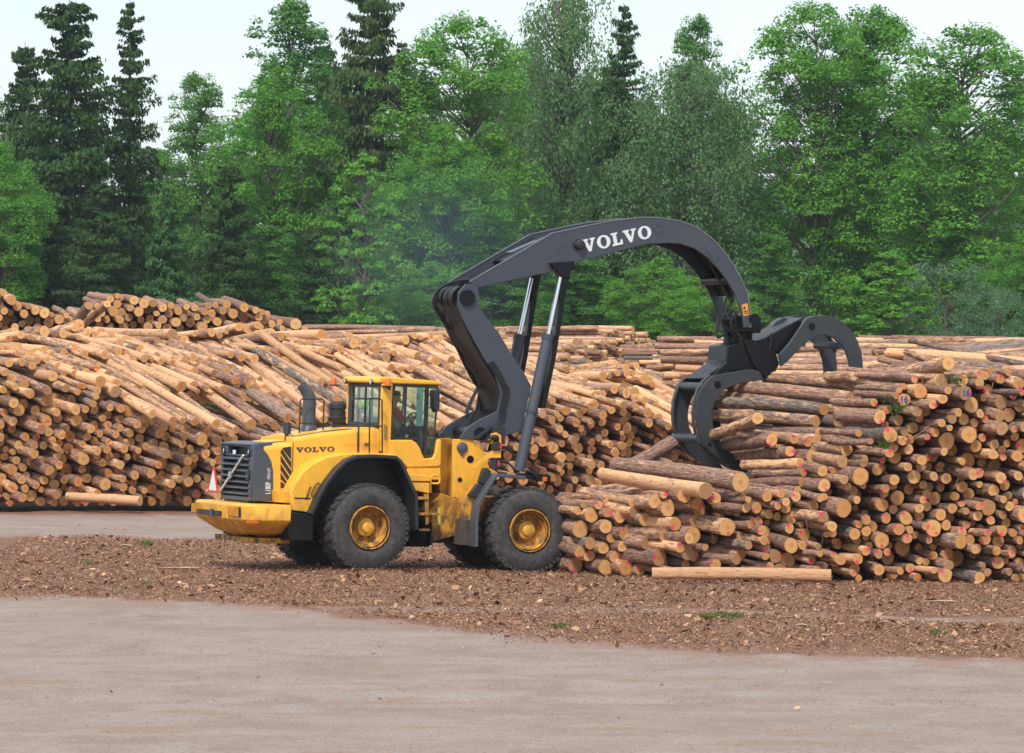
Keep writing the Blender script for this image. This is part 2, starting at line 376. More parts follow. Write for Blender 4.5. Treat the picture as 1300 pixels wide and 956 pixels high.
mul = m.mix(m.math('MULTIPLY', m.sstep(n1, .50, .68), .45), mul, (.26, .185, .15))
f = m.sstep(m.math('ADD', m.math('ADD', ms_.outputs[0], m.math('MULTIPLY', m.math('SUBTRACT', n1, .5), 6.0)), m.math('MULTIPLY', m.math('SUBTRACT', n2, .5), 2.4)), -.35, .45)
m.link(m.mix(f, dirt, mul), m.p.inputs['Base Color']); m.p.inputs['Roughness'].default_value = .9; m.p.inputs['Specular IOR Level'].default_value = .2
m.bump(m.math('ADD', m.math('MULTIPLY', n3, .6), n2), .5, .03)
M['ground'] = m.m
att = np.zeros((len(V), 3)); att[:, 0] = np.clip(md, -5, 5).ravel()
tag_o = bpy.data.objects.new('ground', fast_mesh('ground', V, F, [M['ground']], {'mulch': att}, smooth=True)); C.objects.link(tag_o); tag(tag_o, kind='structure')

# loose bark chips: bent slivers lying on the mulch (uncountable)
NC = 330000
cx = rng.uniform(-11, 13, NC*3); cy = 62+rng.random(NC*3)**1.0*38
keep = (mulch_d(cx, cy)+rng.normal(0, .7, NC*3)+vnoise(cx, cy*.6, 1.6, 9)*3.2 > .25) & (np.abs(cx) < cy*.128+.3); cx = cx[keep][:NC]; cy = cy[keep][:NC]
sx = rng.uniform(-11, 11, 11000); sy = 47+rng.random(11000)**.8*67; cl_ = vnoise(sx, sy*.5, 1.3, 21) > -.12; sx = sx[cl_]; sy = sy[cl_]; cx = np.concatenate([cx, sx]); cy = np.concatenate([cy, sy])
n = len(cx); ln = rng.gamma(2.2, .0075, n)+.010+(rng.random(n) < .008)*.11; ln[-len(sx):] *= .62; wd = ln*rng.uniform(.18, .5, n); an = rng.uniform(0, 6.28, n); ti = rng.normal(0, .35, n)
u = np.stack([np.cos(an)*np.cos(ti), np.sin(an)*np.cos(ti), np.sin(ti)], 1); w_ = np.stack([-np.sin(an), np.cos(an), rng.normal(0, .45, n)], 1)
cz = ground_z(cx, cy)+.012+rng.random(n)*.035+np.clip(vnoise(cx, cy, 1.1, 1), -1, 1)*.02
c0 = np.stack([cx, cy, cz], 1); a_ = u*(ln/2)[:, None]; b_ = w_*(wd/2)[:, None]; h_ = np.zeros((n, 3)); h_[:, 2] = wd*.35
V = np.stack([c0-a_-b_, c0+a_*.7-b_*1.1, c0+a_+b_+h_, c0-a_*.8+b_+h_], 1).reshape(-1, 3)
F = np.arange(n*4).reshape(n, 4); lc = np.repeat(np.clip(rng.beta(2, 2.4, n), 0, 1), 4); at = np.zeros((n*4, 3)); at[:, 0] = lc
ch = bpy.data.objects.new('bark_mulch', fast_mesh('bark_mulch', V, F, [M['chips']], {'lc': at})); C.objects.link(ch)
tag(ch, 'reddish brown bark chips strewn over the yard around the loader', 'bark mulch', kind='stuff')

# ------------------------------------------------------------------ logs
LOGV = {}
def log_arrays(E, d, Lg, r, taper, rid, peel, grey, mk, n=14, rings=6, bend=.03, seed=0, ends=2):
    """one log: E near-end centre, d direction to the far end. Returns verts, quads, material ids, attributes"""
    rg = np.random.default_rng(seed)
    d = np.array(d, float); d /= np.linalg.norm(d)
    up = np.array([0, 0, 1.]); a = np.cross(d, up); a /= np.linalg.norm(a); b = np.cross(a, d)
    th = np.arange(n)*2*np.pi/n
    lob = 1+.09*np.cos(2*th+rg.uniform(0, 6.28))*rg.random()+.05*np.cos(3*th+rg.uniform(0, 6.28))*rg.random()+rg.normal(0, .022, n)
    bd = rg.uniform(-1, 1, 2)*bend*Lg/4.5
    vs, lp = [], []
    def ring(t, rr, k=1.0, jit=0.0):
        knot = rg.normal(0, .03)
        off = math.sin(math.pi*t)*bd
        c = np.array(E)+d*(t*Lg)+a*off[0]+b*off[1]
        q = rr*lob*(1+(rg.normal(0, .028, n)+knot if jit else 0))*k
        # saw cut slightly out of square
        p = c+np.outer(q*np.cos(th), a)+np.outer(q*np.sin(th), b)
        vs.append(p); lp.append(np.stack([q*np.cos(th), q*np.sin(th), np.full(n, t*Lg)], 1))
    ts = np.linspace(0, 1, rings)
    lob0 = lob.copy()
    for t in ts: ring(t, r*(1-taper*t)*(1.05 if t == 0 and r > .15 else 1), jit=(0 < t < 1))
    nb = rings; F, mi = [], []
    k = np.arange(n); k2 = (k+1) % n
    for i in range(rings-1):
        F.append(np.stack([i*n+k, (i+1)*n+k, (i+1)*n+k2, i*n+k2], 1)); mi += [0]*n
    skew = rg.normal(0, .06, 2)
    for e, base in (((0, 0), (1, (rings-1)*n)) if ends == 2 else ((0, 0),)):
        # cap ring (bark lip) on doubled verts so the cut face reads sharp
        o0 = sum(len(x) for x in vs); t = ts[0] if e == 0 else ts[-1]
        rr = r*(1-taper*t)*(1.05 if e == 0 and r > .15 else 1)
        ring(t, rr); ring(t, rr, .93)
        off = (-d if e == 0 else d)*.004
        vs[-1] = vs[-1]+off
        o1 = o0+n
        F.append(np.stack([o0+k, o0+k2, o1+k2, o1+k] if e == 0 else [o0+k, o1+k, o1+k2, o0+k2], 1)); mi += [0]*n
        # cap fan built as quads (n even)
        cc = vs[-1].mean(0); oc = o1+n; vs.append(cc[None]); lp.append(np.array([[0, 0, t*Lg]]))
        kk = np.arange(0, n, 2)
        q = np.stack([np.full(len(kk), oc), o1+kk, o1+(kk+1) % n, o1+(kk+2) % n], 1)
        F.append(q if e == 0 else q[:, ::-1]); mi += [1]*len(kk)
    vs = np.concatenate(vs); lp = np.concatenate(lp); N = len(vs)
    rn = np.tile([rid, peel, grey], (N, 1)); mkv = np.tile(mk, (N, 1))
    return vs, np.concatenate(F), np.array(mi), lp, rn, mkv
def merge(arrs):
    V, F, MI, LP, RN, MK = [], [], [], [], [], []; o = 0
    for v, f, mi, lp, rn, mk in arrs:
        V.append(v); F.append(f+o); MI.append(mi); LP.append(lp); RN.append(rn); MK.append(mk); o += len(v)
    return [np.concatenate(x) for x in (V, F, MI, LP, RN, MK)]
def log_mesh(name, arr, origin):
    v, f, mi, lp, rn, mk = arr
    me = fast_mesh(name, v-np.array(origin), f, [M['bark'], M['end']], {'lp': lp, 'rn': rn, 'mk': mk}, mi, smooth=False)
    sm = (mi == 0); me.polygons.foreach_set('use_smooth', sm); return me
def pack(s0, s1, top, rfun, seed, nx=220, maxn=900, gap=1.03):
    """loose stack of circles: each one dropped at the lowest spot under the outline top(s)"""
    rg = np.random.default_rng(seed); cs = np.zeros((0, 3)); fails = 0
    while fails < 30 and len(cs) < maxn:
        r = rfun(rg); rr = r*gap; xs = rg.uniform(s0+r, s1-r, nx); z = np.full(nx, rr)
        if len(cs):
            dx = np.abs(xs[:, None]-cs[None, :, 0]); R_ = cs[None, :, 2]*gap+rr
            h = np.where(dx < R_, cs[None, :, 1]+np.sqrt(np.maximum(R_**2-dx**2, 0)), 0); z = np.maximum(z, h.max(1))
        ok = z+r < top(xs)
        if not ok.any(): fails += 1; continue
        zz = np.where(ok, z, 1e9); i = zz.argmin(); cs = np.vstack([cs, [xs[i], z[i], r]])
    return cs
def direction(phi, tilt):
    return (-math.sin(phi)*math.cos(tilt), math.cos(phi)*math.cos(tilt), math.sin(tilt))
STUFF = []
def px_x(px, Y): return (px-650)/FPX*Y
def px_z(py, Y): return CAMZ-(py-HY)/FPX*Y

# --- near stack on the right: individual logs
tp = [(722, 655), (745, 640), (800, 632), (860, 618), (945, 624), (1035, 614), (1046, 586), (1074, 566), (1086, 548), (1110, 534), (1120, 506), (1130, 487), (1160, 476), (1200, 470), (1300, 462), (1420, 456)]
def Yf(x): return np.interp(x, [1, 3.6, 6, 13], [87.0, 85.3, 84.6, 84.2])
CPH = .87
top_x = [px_x(a, 85.3) for a, b in tp]; top_z = [px_z(b, 85.3)+.136 for a, b in tp]
def rad_near(rg):
    r = rg.gamma(15, .0063)
    if rg.random() < .07: r = rg.uniform(.14, .18)
    return float(np.clip(r, .066, .20))
csL = pack(1.25*CPH, 4.3*CPH, lambda s: np.interp(s/CPH, top_x, top_z), lambda rg: float(np.clip(rg.normal(.128, .028), .075, .19)), 6, nx=160, gap=1.05)
csR = pack(4.3*CPH, 12.2*CPH, lambda s: np.interp(s/CPH, top_x, top_z), rad_near, 5, maxn=900, gap=1.06)
cs = np.vstack([csL, csR])
near_logs = []
def clip_claw(E, d, Lg):
    """logs stop short of the left claw instead of running through its plate"""
    nrm = (-.358, .934); d0 = 89.75-.0
    # plane of the claw's near plate: through (3.95, 89.6), along (.934, .358)
    k = (E[0]-3.95)*nrm[0]+(E[1]-89.6)*nrm[1]; v = d[0]*nrm[0]+d[1]*nrm[1]
    if k > -.3: return Lg
    t = -k/v
    if t > Lg+.1: return Lg
    c = (E[0]+d[0]*t, E[1]+d[1]*t, E[2]+d[2]*t); cpx = 650+c[0]/c[1]*FPX; cpy = HY+(CAMZ-c[2])/c[1]*FPX
    return max(1.2, t-.15) if (cpx < 912 and cpy < 612) or cpy > 560 and cpx < 950 else Lg
for i, (s, z, r) in enumerate(cs):
    x = s/CPH; rg = np.random.default_rng(1000+i)
    up_ = min(1, max(0, (z-1.2)/2.4)); rt_ = min(1, max(0, (x-6.0)/1.6))
    phi = R((24+13*up_*min(1, max(0, (x-3)/2.5)))*(1-rt_)+(17+18*max(0, up_-.6)/.4)*rt_+rg.normal(0, 1.6)); tl = R(2.2+rg.normal(0, .8))
    topness = np.interp(x, top_x, top_z)-z
    if topness < .30: phi += R(rg.normal(0, 4)); tl += R(rg.normal(.5, 1.5))
    Lg = rg.choice([3.9, 4.3, 4.9])*rg.uniform(.97, 1.03)
    if x < 4.6: phi = R(31+rg.normal(0, 2.5)); Lg = min(Lg, 1.7+.62*max(0, x-.9)+.2*rg.random())
    st = rg.normal(0, .36) if x > 2.4 else abs(rg.normal(.1, .3))
    if x < 2.3: phi = R(20)
    st = float(np.clip(st, -.65, .6))
    lean = 0.0
    if z > 1.55 and x < 8.2: phi = R(17+rg.normal(0, 1.5)); Lg = 2.1
    elif z > 1.55 and x < 10.6: phi = min(phi, R(26)); Lg = min(Lg, (x-6.9)/math.sin(phi))
    if x < 9.2 and z > 1.0: tl = R(.5+rg.normal(0, .5))
    Yn = Yf(x)+st+lean; x = x*Yn/85.3 if lean > 0 else x
    E = (x+math.sin(phi)*(-st), Yn, z+ground_z(x, 85.))
    if z > 1.0 and x < 6.5: Lg = min(Lg, 3.6)
    D_ = direction(phi, tl); hit = False
    for q_ in (np.linspace(0, Lg, 14) if x < 6.5 and z > 1.45 else ()):
        c_ = (E[0]+D_[0]*q_, E[1]+D_[1]*q_, E[2]+D_[2]*q_); ax = 650+c_[0]/c_[1]*FPX; ay = HY+(CAMZ-c_[2])/c_[1]*FPX
        plane = 89.6+(c_[0]-3.95)*.383
        if 880 < ax < 952 and 545+(ax-905)*.5 < ay < 612 and c_[1] < plane+.1: hit = True
        if 840 < ax < 905 and 475 < ay < 600 and c_[1] < plane+.1: hit = True
    if hit: continue
    near_logs.append(dict(E=E, phi=phi, tl=tl, L=Lg, r=r, x=x, z=z, topness=topness, i=i, rg=rg))
vis = [l for l in near_logs if (l['x']-l['r'])/86*FPX+650 < 1300]
vis.sort(key=lambda l: -(l['r']*1.0+.05*(l['topness'] < .5)-.04*(l['E'][1]-Yf(l['x']))))
n_special = 32
chosen = set(id(l) for l in vis[:300-n_special])
print('near logs', len(near_logs), 'in view', len(vis))
def zone(l):
    hz = 'bottom row' if l['z'] < .3 else ('lower rows' if l['z'] < 1.1 else ('middle rows' if l['z'] < 2.1 else ('upper rows' if l['z'] < 3.0 else 'top rows')))
    c = l['E'][0]/l['E'][1]*FPX+650
    return hz, 'beside the front wheel' if c < 845 else ('below the open claw' if c < 965 else ('below the grapple hub' if c < 1065 else ('right of the grapple' if c < 1185 else 'near the right edge')))
for l in near_logs:
    rg = l['rg']; l['rid'] = rg.random(); l['grey'] = float(rg.random() < .15)*rg.uniform(.5, 1); l['peel'] = float(np.clip(rg.normal(.42, .17), 0, 1)); r = l['r']
    l['mk'] = [0, 0, 0]
    if rg.random() < .42:
        a = rg.uniform(0, 6.28); l['mk'] = [1, math.cos(a)*r*.72, math.sin(a)*r*.72]
    sz = 'thick' if r > .135 else ('slim' if r < .09 else 'medium-thick')
    sk = 'grey-barked' if l['grey'] > 0 else ('half-peeled' if l['peel'] > .5 else 'brown-barked')
    l['look'] = '%s %s log, %s end, %s %s' % (sz, sk, 'pink-dotted' if l['mk'][0] else 'plain sawn', *zone(l))
cls = {}
for l in near_logs:
    if id(l) in chosen: cls.setdefault(l['look'], []).append(l)
ORD = ['leftmost', 'second', 'third', 'fourth', 'fifth', 'sixth', 'seventh', 'eighth', 'ninth', 'tenth', 'eleventh', 'twelfth', 'thirteenth', 'fourteenth']
for k_, v_ in cls.items():
    v_.sort(key=lambda l: l['E'][0]/l['E'][1])
    for n_, l in enumerate(v_): l['label'] = k_ if len(v_) == 1 else k_+(', leftmost such log' if n_ == 0 else ', %s such from left' % ORD[min(n_, 13)])
BLUE = {}
for l in near_logs:
    rg = l['rg']; r = l['r']; D = direction(l['phi'], l['tl'])
    arr = log_arrays(l['E'], D, l['L'], r, rg.uniform(.02, .14), l['rid'], l['peel'], l['grey'], l['mk'], 16, 9, .11, 5000+l['i'])
    if id(l) in chosen:
        o = bpy.data.objects.new('log', log_mesh('log', arr, l['E'])); o.location = l['E']; C.objects.link(o)
        tag(o, l['label'], 'log', 'sawn logs stacked on the right'); l['o'] = o; l['D'] = D
    else: STUFF.append(arr)
    if id(l) in chosen and rg.random() < .22:            # torn bark hanging from the log
        t0 = rg.uniform(.1, .9); n_ = 6; D_ = np.array(D); side = np.cross(D_, [0, 0, 1.]); side /= np.linalg.norm(side); P0 = D_*t0-side*0+np.array([0, 0, -r*.6])-np.cross(side, D_)*0
        P0 = D_*t0+side*(r*.75)*(1 if side[1] < 0 else -1)+np.array([0, 0, -r*.55]); w_ = rg.uniform(.012, .035); hh_ = rg.uniform(.10, .34); dr = rg.normal(0, .12, 2)
        pts = [P0+np.array([dr[0]*(k/5)**1.5, -.03*math.sin(k)*.5+dr[1]*.3*k/5, -hh_*k/5]) for k in range(n_)]
        VV = np.array([q+D_*w_*sg*(1-.12*k) for k, q in enumerate(pts) for sg in (-1, 1)]); FF = np.array([[2*k, 2*k+1, 2*k+3, 2*k+2] for k in range(n_-1)])
        at_ = np.zeros((len(VV), 3)); at_[:, 0] = rg.uniform(.2, .9); b_ = bpy.data.objects.new('bark_shred', fast_mesh('bark_shred', VV, FF, [M['chips']], {'lc': at_})); C.objects.link(b_); b_.parent = o

# special single logs
def single(E, F_, r, rid, peel, grey, mk, label, seed, taper=.05, bend=.04, name='log', cat='log'):
    E = np.array(E); F_ = np.array(F_); d = F_-E
    arr = log_arrays(E, d, np.linalg.norm(d), r, taper, rid, peel, grey, mk, 18, 9, bend, seed)
    o = bpy.data.objects.new(name, log_mesh(name, arr, E)); o.location = E; C.objects.link(o); tag(o, label, cat); return o
def pt(px, py, Y): return (px_x(px, Y), Y, px_z(py, Y))
single(pt(1055, 731, 83.55), pt(828, 728, 83.75), .115, .31, 1.0, 0, [0, 0, 0], 'pale debarked log lying on the chips along the foot of the right stack', 1, .08, .03)
single(pt(940, 612, 84.9), pt(782, 590, 88.7), .20, .5, .35, .2, [0, 0, 0], 'thickest log capping the low left slope under the open claw', 2, .2)
single(pt(896, 623, 84.6), pt(765, 602, 88.3), .155, .77, .8, .3, [0, 0, 0], 'pale patchy log lying just in front of the thickest log under the claw', 3, .12)
single(pt(962, 531, 87.3), pt(893, 556, 90.3), .125, .12, .62, 0, [0, 0, 0], 'log inside the open claw with its near end sticking up', 4, .06)
# logs gripped and lying under the grapple, placed one by one: near end, far end, radius, pink dot, words
def yq(py): return float(np.interp(py, [492, 525, 545, 557, 572, 590, 612], [87.6, 87.3, 87.0, 86.6, 86.1, 85.6, 85.2]))
for k_, (nx_, ny_, fx_, fy_, r_, dot_, gr_, words) in enumerate([
    (1097, 492, 972, 480, .118, 1, 0, 'pink-dotted log lying topmost directly under the grapple hub'),
    (1081, 505, 928, 490, .132, 1, 0, 'long pink-dotted log second from the top under the grapple hub'),
    (1097, 525, 926, 503, .128, 1, .3, 'longest grey-brown log reaching farthest right under the grapple hub'),
    (1064, 535, 962, 524, .128, 1, .7, 'rough grey log with a pink-edged end, fourth from the top under the hub'),
    (1074, 541, 985, 532, .150, 0, 0, 'thick log tucked behind the rough grey log under the hub'),
    (1046, 520, 896, 510, .125, 0, .9, 'grey log passing through the claw opening above the raised log'),
    (1036, 535, 896, 527, .110, 0, .7, 'slimmer grey log passing through the claw opening behind the raised log'),
    (1041, 550, 930, 541, .125, 0, .4, 'greyish log right of the raised log in the claw'),
    (1037, 558, 960, 552, .11, 0, 0, 'short-showing log just under the greyish log right of the raised log'),
    (980, 558, 908, 566, .128, 1, 0, 'brown log with a pink dot right below the raised log in the claw'),
    (1008, 558, 940, 552, .095, 1, 0, 'slim log with a bright pink end beside the log below the raised one'),
    (1026, 561, 960, 556, .105, 1, 0, 'log with a pink end, third in the row below the raised log'),
    (1003, 573, 925, 580, .105, 1, 0, 'splintered slim log with a pink end beside the claw tip'),
    (1031, 580, 975, 576, .150, 0, 0, 'thick sawn log end between the pink-ended logs right of the claw tip'),
    (1016, 588, 944, 590, .105, 1, 0, 'log level with the claw tip, pink mark low on its end'),
    (1020, 600, 958, 601, .082, 1, 0, 'slimmest pink-ended log right of the claw tip'),
    (1019, 612, 950, 615, .105, 1, 0, 'log lowest below the claw tip with a plain brown flank'),
    (1053, 574, 1000, 570, .10, 0, 0, 'plain-ended log right of the thick sawn end under the hub'),
    (1052, 592, 1000, 590, .095, 1, 0, 'pink-ended log two rows below the plain-ended log under the hub'),
    (1072, 559, 1020, 554, .115, 0, 0, 'dark log with a plain end below the thick tucked log'),
    (1040, 603, 990, 603, .12, 0, 0, 'plain round log end low right of the claw tip'),
    (1109, 511, 1060, 503, .150, 0, 0, 'thick dark log at the corner where the right stack begins'),
    (1122, 497, 1075, 491, .10, 0, 0, 'round-ended log above the thick corner log of the right stack'),
    (1109, 480, 1050, 478, .105, 0, 0, 'log with blue 5 on its sawn end below the claw tips'),
    (1096, 548, 1050, 543, .10, 0, 0, 'log end right of the thick tucked log under the hub')]):
    rg = np.random.default_rng(900+k_); a_ = rg.uniform(0, 6.28); yn_ = yq(ny_)+.01*k_
    if words.startswith('log with blue'): yn_ = 87.0
    yf_ = yn_+3.3 if fx_ > 935 else 90.5
    if fx_ > 935: yf_ = yn_+(nx_-fx_)/64/math.tan(R(34))
    o_ = single(pt(nx_, ny_, yn_), pt(fx_, fy_, yf_), r_, rg.random(), float(np.clip(rg.normal(.45, .12), 0, 1)), gr_, [1, math.cos(a_)*r_*.7, math.sin(a_)*r_*.7] if dot_ else [0, 0, 0], words, 950+k_, .05, .05)
    if 'blue 5' in words: BLUE['5'] = (o_, r_, Vector(pt(fx_, fy_, yf_))-Vector(pt(nx_, ny_, yn_)))
single(pt(853, 562, 90.2), pt(775, 602, 88.6), .15, .62, .4, .25, [0, 0, 0], 'bent log rising from the low slope to the claw', 5, .25, .12)
single(pt(1204, 461, 84.3), pt(1114, 482, 87.6), .14, .4, .5, 0, [0, 0, 0], 'topmost log of the right stack, near end sticking up beside the claw tip', 6, .06)
single(pt(1195, 484, 84.3), pt(1122, 490, 87.8), .13, .9, .95, .0, [1, .07, .06], 'pale peeled log with a pink dot near the top of the right stack', 8, .05)

# --- surfaces behind: cascades and stacks that are too many to count (one object)
def cascade(xs, Yfn, S, phi0, rows, dY, seed, peel0=.55, grey0=.15, Lg=4.9, rmean=.115, ndet=10, jit=3.5, phij=None):
    rg = np.random.default_rng(seed)
    for j in range(rows):
        x = xs[0]+rg.uniform(0, .2)
        while x < xs[1]:
            r = float(np.clip(rg.normal(rmean, .024), .07, .18)); x += 2*r/math.cos(phi0)*1.02
            Y = Yfn(x)+dY*j+rg.uniform(-.25, .25)*dY+.45*dY*math.sin(x*.9+j*2.1)
            phi = phi0+R(rg.normal(0, jit)); L_ = Lg*rg.uniform(.9, 1.08)
            fx, fy = x-math.sin(phi)*L_, Y+math.cos(phi)*L_
            z0 = S(x, Y)+r*.9+rg.uniform(-.05, .12); z1 = S(fx, fy)-.12+rg.uniform(-.12, .16)
            tl = math.atan2(z1-z0, L_)
            mk = [2, rg.uniform(0, 3.14), rg.uniform(-.06, .06)] if rg.random() < .09 else [0, 0, 0]
            STUFF.append(log_arrays((x, Y, z0), direction(phi, tl), L_, r, rg.uniform(.03, .15), rg.random(), float(np.clip(rg.normal(peel0, .17), 0, 1)), float(rg.random() < grey0)*rg.uniform(.4, 1), mk, ndet, 5, .05, int(rg.integers(1e9))))
def wall(cs, cph, Yfn, phi0, seed, st=.3, peel0=.5, Lg=4.5, tl0=4, ndet=10, pmark=.22, gz=0):
    for i, (s, z, r) in enumerate(cs):
        rg = np.random.default_rng(seed+i); x = s/cph; t = float(np.clip(rg.normal(0, st), -st*2.2, st*2.2))
        phi = phi0+R(rg.normal(0, 2.0)); mk = [2, rg.uniform(0, 3.14), rg.uniform(-.05, .05)] if rg.random() < pmark else [0, 0, 0]
        STUFF.append(log_arrays((x-math.sin(phi)*t, Yfn(x)+t, z+gz), direction(phi, R(tl0+rg.normal(0, 1.2))), Lg, r, .06, rg.random(), float(np.clip(rg.normal(peel0, .17), 0, 1)), float(rg.random() < .1)*.8, mk, ndet, 3, .03, seed*7+i, ends=1))
# rear stack A: front wall and slumped surface
Apx = [-80, -40, 0, 58, 120, 146, 188, 233, 269, 350, 600, 697, 733, 788, 810, 832, 849, 900, 1010]
Atop = [460, 462, 470, 489, 489, 506, 531, 541, 548, 552, 545, 522, 513, 508, 518, 538, 548, 555, 560]
Acpx = [-80, 0, 29, 68, 110, 152, 227, 289, 324, 386, 412, 429, 472, 569, 620, 655, 701, 721, 751, 797, 830, 857, 900, 1010]
Acy = [436, 434, 425, 420, 415, 428, 428, 426, 420, 440, 430, 423, 427, 427, 436, 470, 474, 467, 474, 458, 478, 496, 505, 505]
def YA(x): return float(np.interp(x, [-8, 4.5], [115, 126]))
def zA0(x):
    Y = YA(x); return px_z(np.interp(650+x/Y*FPX, Apx, Atop), Y)
def zA1(x):
    Y = YA(x)+10; return px_z(np.interp(650+x/Y*FPX, Acpx, Acy), Y)
def SA(x, Y):
    v = (Y-YA(x))/10.; z0 = zA0(x); z1 = zA1(x)
    if v < 0: return z0
    if v > 1: return z1-.10*(v-1)*10*.3
    return z0+(z1-z0)*(v**.9)
phiA = R(30); cA = math.cos(phiA)
csA = pack(-15.2*cA, 7.2*cA, lambda s: np.array([zA0(q/cA)+.08 for q in s]), lambda rg: float(np.clip(rg.normal(.118, .020), .075, .17)), 21, nx=260, maxn=1600)
print('rear wall logs', len(csA))
wall(csA, cA, lambda x: YA(x), phiA, 31000, st=.30, peel0=.55, tl0=7)
cascade((-16.5, 9.5), YA, SA, phiA, 5, 2.35, 41, peel0=.70, grey0=.16, jit=2.2, Lg=5.0)
# filled body under the cascade is hidden; rear left stack B
YB = 140.
Bpx = [-90, 0, 20, 30, 60, 70, 100, 130, 150, 200, 230, 300, 310, 340, 370, 388, 400]; Bty = [364, 366, 369, 384, 390, 397, 395, 380, 371, 379, 385, 378, 386, 394, 404, 414, 440]
csB = pack(-19.5, -6.3, lambda s: np.interp(650+s/YB*FPX, Bpx, [px_z(b, YB) for b in Bty])-0.0, lambda rg: float(np.clip(rg.normal(.135, .022), .09, .19)), 51, nx=160, maxn=1500)
csB = csB[csB[:, 1] > 2.2]
wall(csB, 1.0, lambda x: YB, R(13), 52000, st=.45, peel0=.35, Lg=4.5, tl0=2, pmark=.02)
STUFF.append(log_arrays((px_x(113, 137), 137, px_z(388, 137)), direction(R(25), R(-24)), 2.6, .15, .02, .3, .4, 0, [0, 0, 0], 12, 4, .02, 3))
STUFF.append(log_arrays((px_x(136, 137), 137, px_z(386, 137)), direction(R(30), R(-20)), 2.6, .13, .02, .7, .6, 0, [0, 0, 0], 12, 4, .02, 4))
# far stacks C, D, E seen side-on
def side_stack(px_end, y_top, Yc, phid, seed, rows=4, n_len=1, step=1.2, rm=.12, Lg=4.8, y_left=None):
    rg = np.random.default_rng(seed); phi = R(phid); p = (math.cos(phi), math.sin(phi))
    xe = px_x(px_end, Yc); zt = px_z(y_top, Yc)
    for q in range(n_len):
        for rr in range(rows):
            z = .12; lay = 0
            while z < zt-.10*abs(rg.normal(0, 1)):
                r = float(np.clip(rg.normal(rm, .018), .07, .17)); e = rg.normal(0, .28)-q*(Lg+.25)
                ph = phi+R(rg.normal(0, 3)); off = rr*.27+(lay % 2)*.12+rg.uniform(-.05, .05)
                rec = (z/zt)*step*.5
                E = (xe+math.sin(phi)*(e-rec)+p[0]*off, Yc-math.cos(phi)*(e-rec)+p[1]*off, z)
                if z > zt*.35: STUFF.append(log_arrays(E, direction(ph, R(rg.normal(0, 1.0))), Lg, r, .08, rg.random(), float(np.clip(rg.normal(.55, .2), 0, 1)), float(rg.random() < .1), [0, 0, 0], 8, 3, .05, int(rg.integers(1e9))))
                z += r*1.86; lay += 1
for args in [(702, 452, 180, 58, 1, 11, 2), (722, 440, 184, 58, 2, 12, 2), (745, 428, 188, 58, 3, 13, 2), (772, 416, 192, 60, 4, 14, 3), (812, 430, 197, 56, 5, 10, 1), (851, 441, 190, 40, 6, 8, 1),
             (978, 452, 172, 70, 7, 4, 1), (990, 440, 180, 70, 8, 4, 1), (1020, 436, 188, 72, 9, 5, 1), (972, 442, 178, 25, 10, 16, 1), (1165, 464, 124, 62, 30, 4, 1), (1240, 458, 127, 60, 31, 5, 2), (1320, 452, 125, 62, 32, 4, 2), (1110, 470, 122, 66, 33, 4, 1), (1130, 441, 176, 70, 11, 4, 1),
             (1180, 436, 180, 72, 12, 4, 2), (1235, 433, 184, 70, 13, 4, 2), (1290, 429, 182, 72, 14, 5, 3), (1350, 434, 180, 70, 15, 4, 2), (1400, 430, 180, 70, 16, 4, 2),
             (520, 426, 182, 70, 17, 3, 1), (585, 424, 184, 70, 18, 3, 2), (640, 426, 182, 70, 19, 3, 2), (690, 430, 186, 68, 20, 3, 2)]:
    side_stack(*args)
# top surface running back behind the near stack
def SF(x, Y):
    base = float(np.interp(x, top_x, top_z))-.136
    back = float(np.interp(x, [4.5, 6.5, 9, 14], [3.2, 3.6, 4.1, 4.4]))
    v = min(1, max(0, (Y-88)/14)); return base*(1-v)+back*v-.1
cascade((11.6, 18.0), lambda x: 88.8, SF, R(50), 8, 2.1, 61, peel0=.5, rmean=.125, ndet=12)
cascade((3.6, 7.6), lambda x: 91.6, lambda x, Y: float(np.interp(x, [3.6, 5, 7.6], [1.0, 1.5, 2.9])), R(34), 3, 1.5, 62, peel0=.35, rmean=.12, ndet=12)
# log lying along the foot of the rear stack and small breaks in it
STUFF.append(log_arrays(pt(178, 636, 113.8), np.array(pt(85, 630, 114.9))-np.array(pt(178, 636, 113.8)), 2.3, .13, .05, .2, .8, 0, [0, 0, 0], 12, 4, .03, 9))
arr = merge(STUFF); print('stuff logs', len(STUFF), 'verts', len(arr[0]))
so = bpy.data.objects.new('log_stacks', log_mesh('log_stacks', arr, (0, 0, 0))); C.objects.link(so)
tag(so, 'long stacks of countless sawn pine logs filling the yard behind the loader', 'log stacks', kind='stuff')

# ------------------------------------------------------------------ the loader
# frame 'r' = rear frame (axis 27 deg off the picture plane), frame 'f' = front frame, steered 6 deg at the centre joint
PITCH = R(2.14)
loader = empty('wheel_loader', ROOT); loader.rotation_mode = 'XYZ'
A_r = Matrix.Rotation(YAW, 4, 'Z') @ Matrix.Rotation(PITCH, 4, 'Y')
loader.rotation_euler = A_r.to_euler('XYZ')
JOINT = Matrix.Rotation(R(-6), 4, 'Z')
tag(loader, 'yellow high-lift wheel loader with a dark grey boom reaching over the log stack', 'wheel loader')
ZM = {0: (0, 0, 1), 1: (230, 460, 3.413), 2: (460, 460, 3.413), 3: (520, 260, 3.677), 4: (800, 260, 2.656), 5: (550, 500, 6.828), 6: (530, 330, 4.155),
      7: (850, 280, 4.346), 8: (840, 440, 5.312), 9: (420, 465, 7.08), 10: (500, 540, 5.621), 11: (236, 530, 5.03), 12: (320, 530, 5.62)}
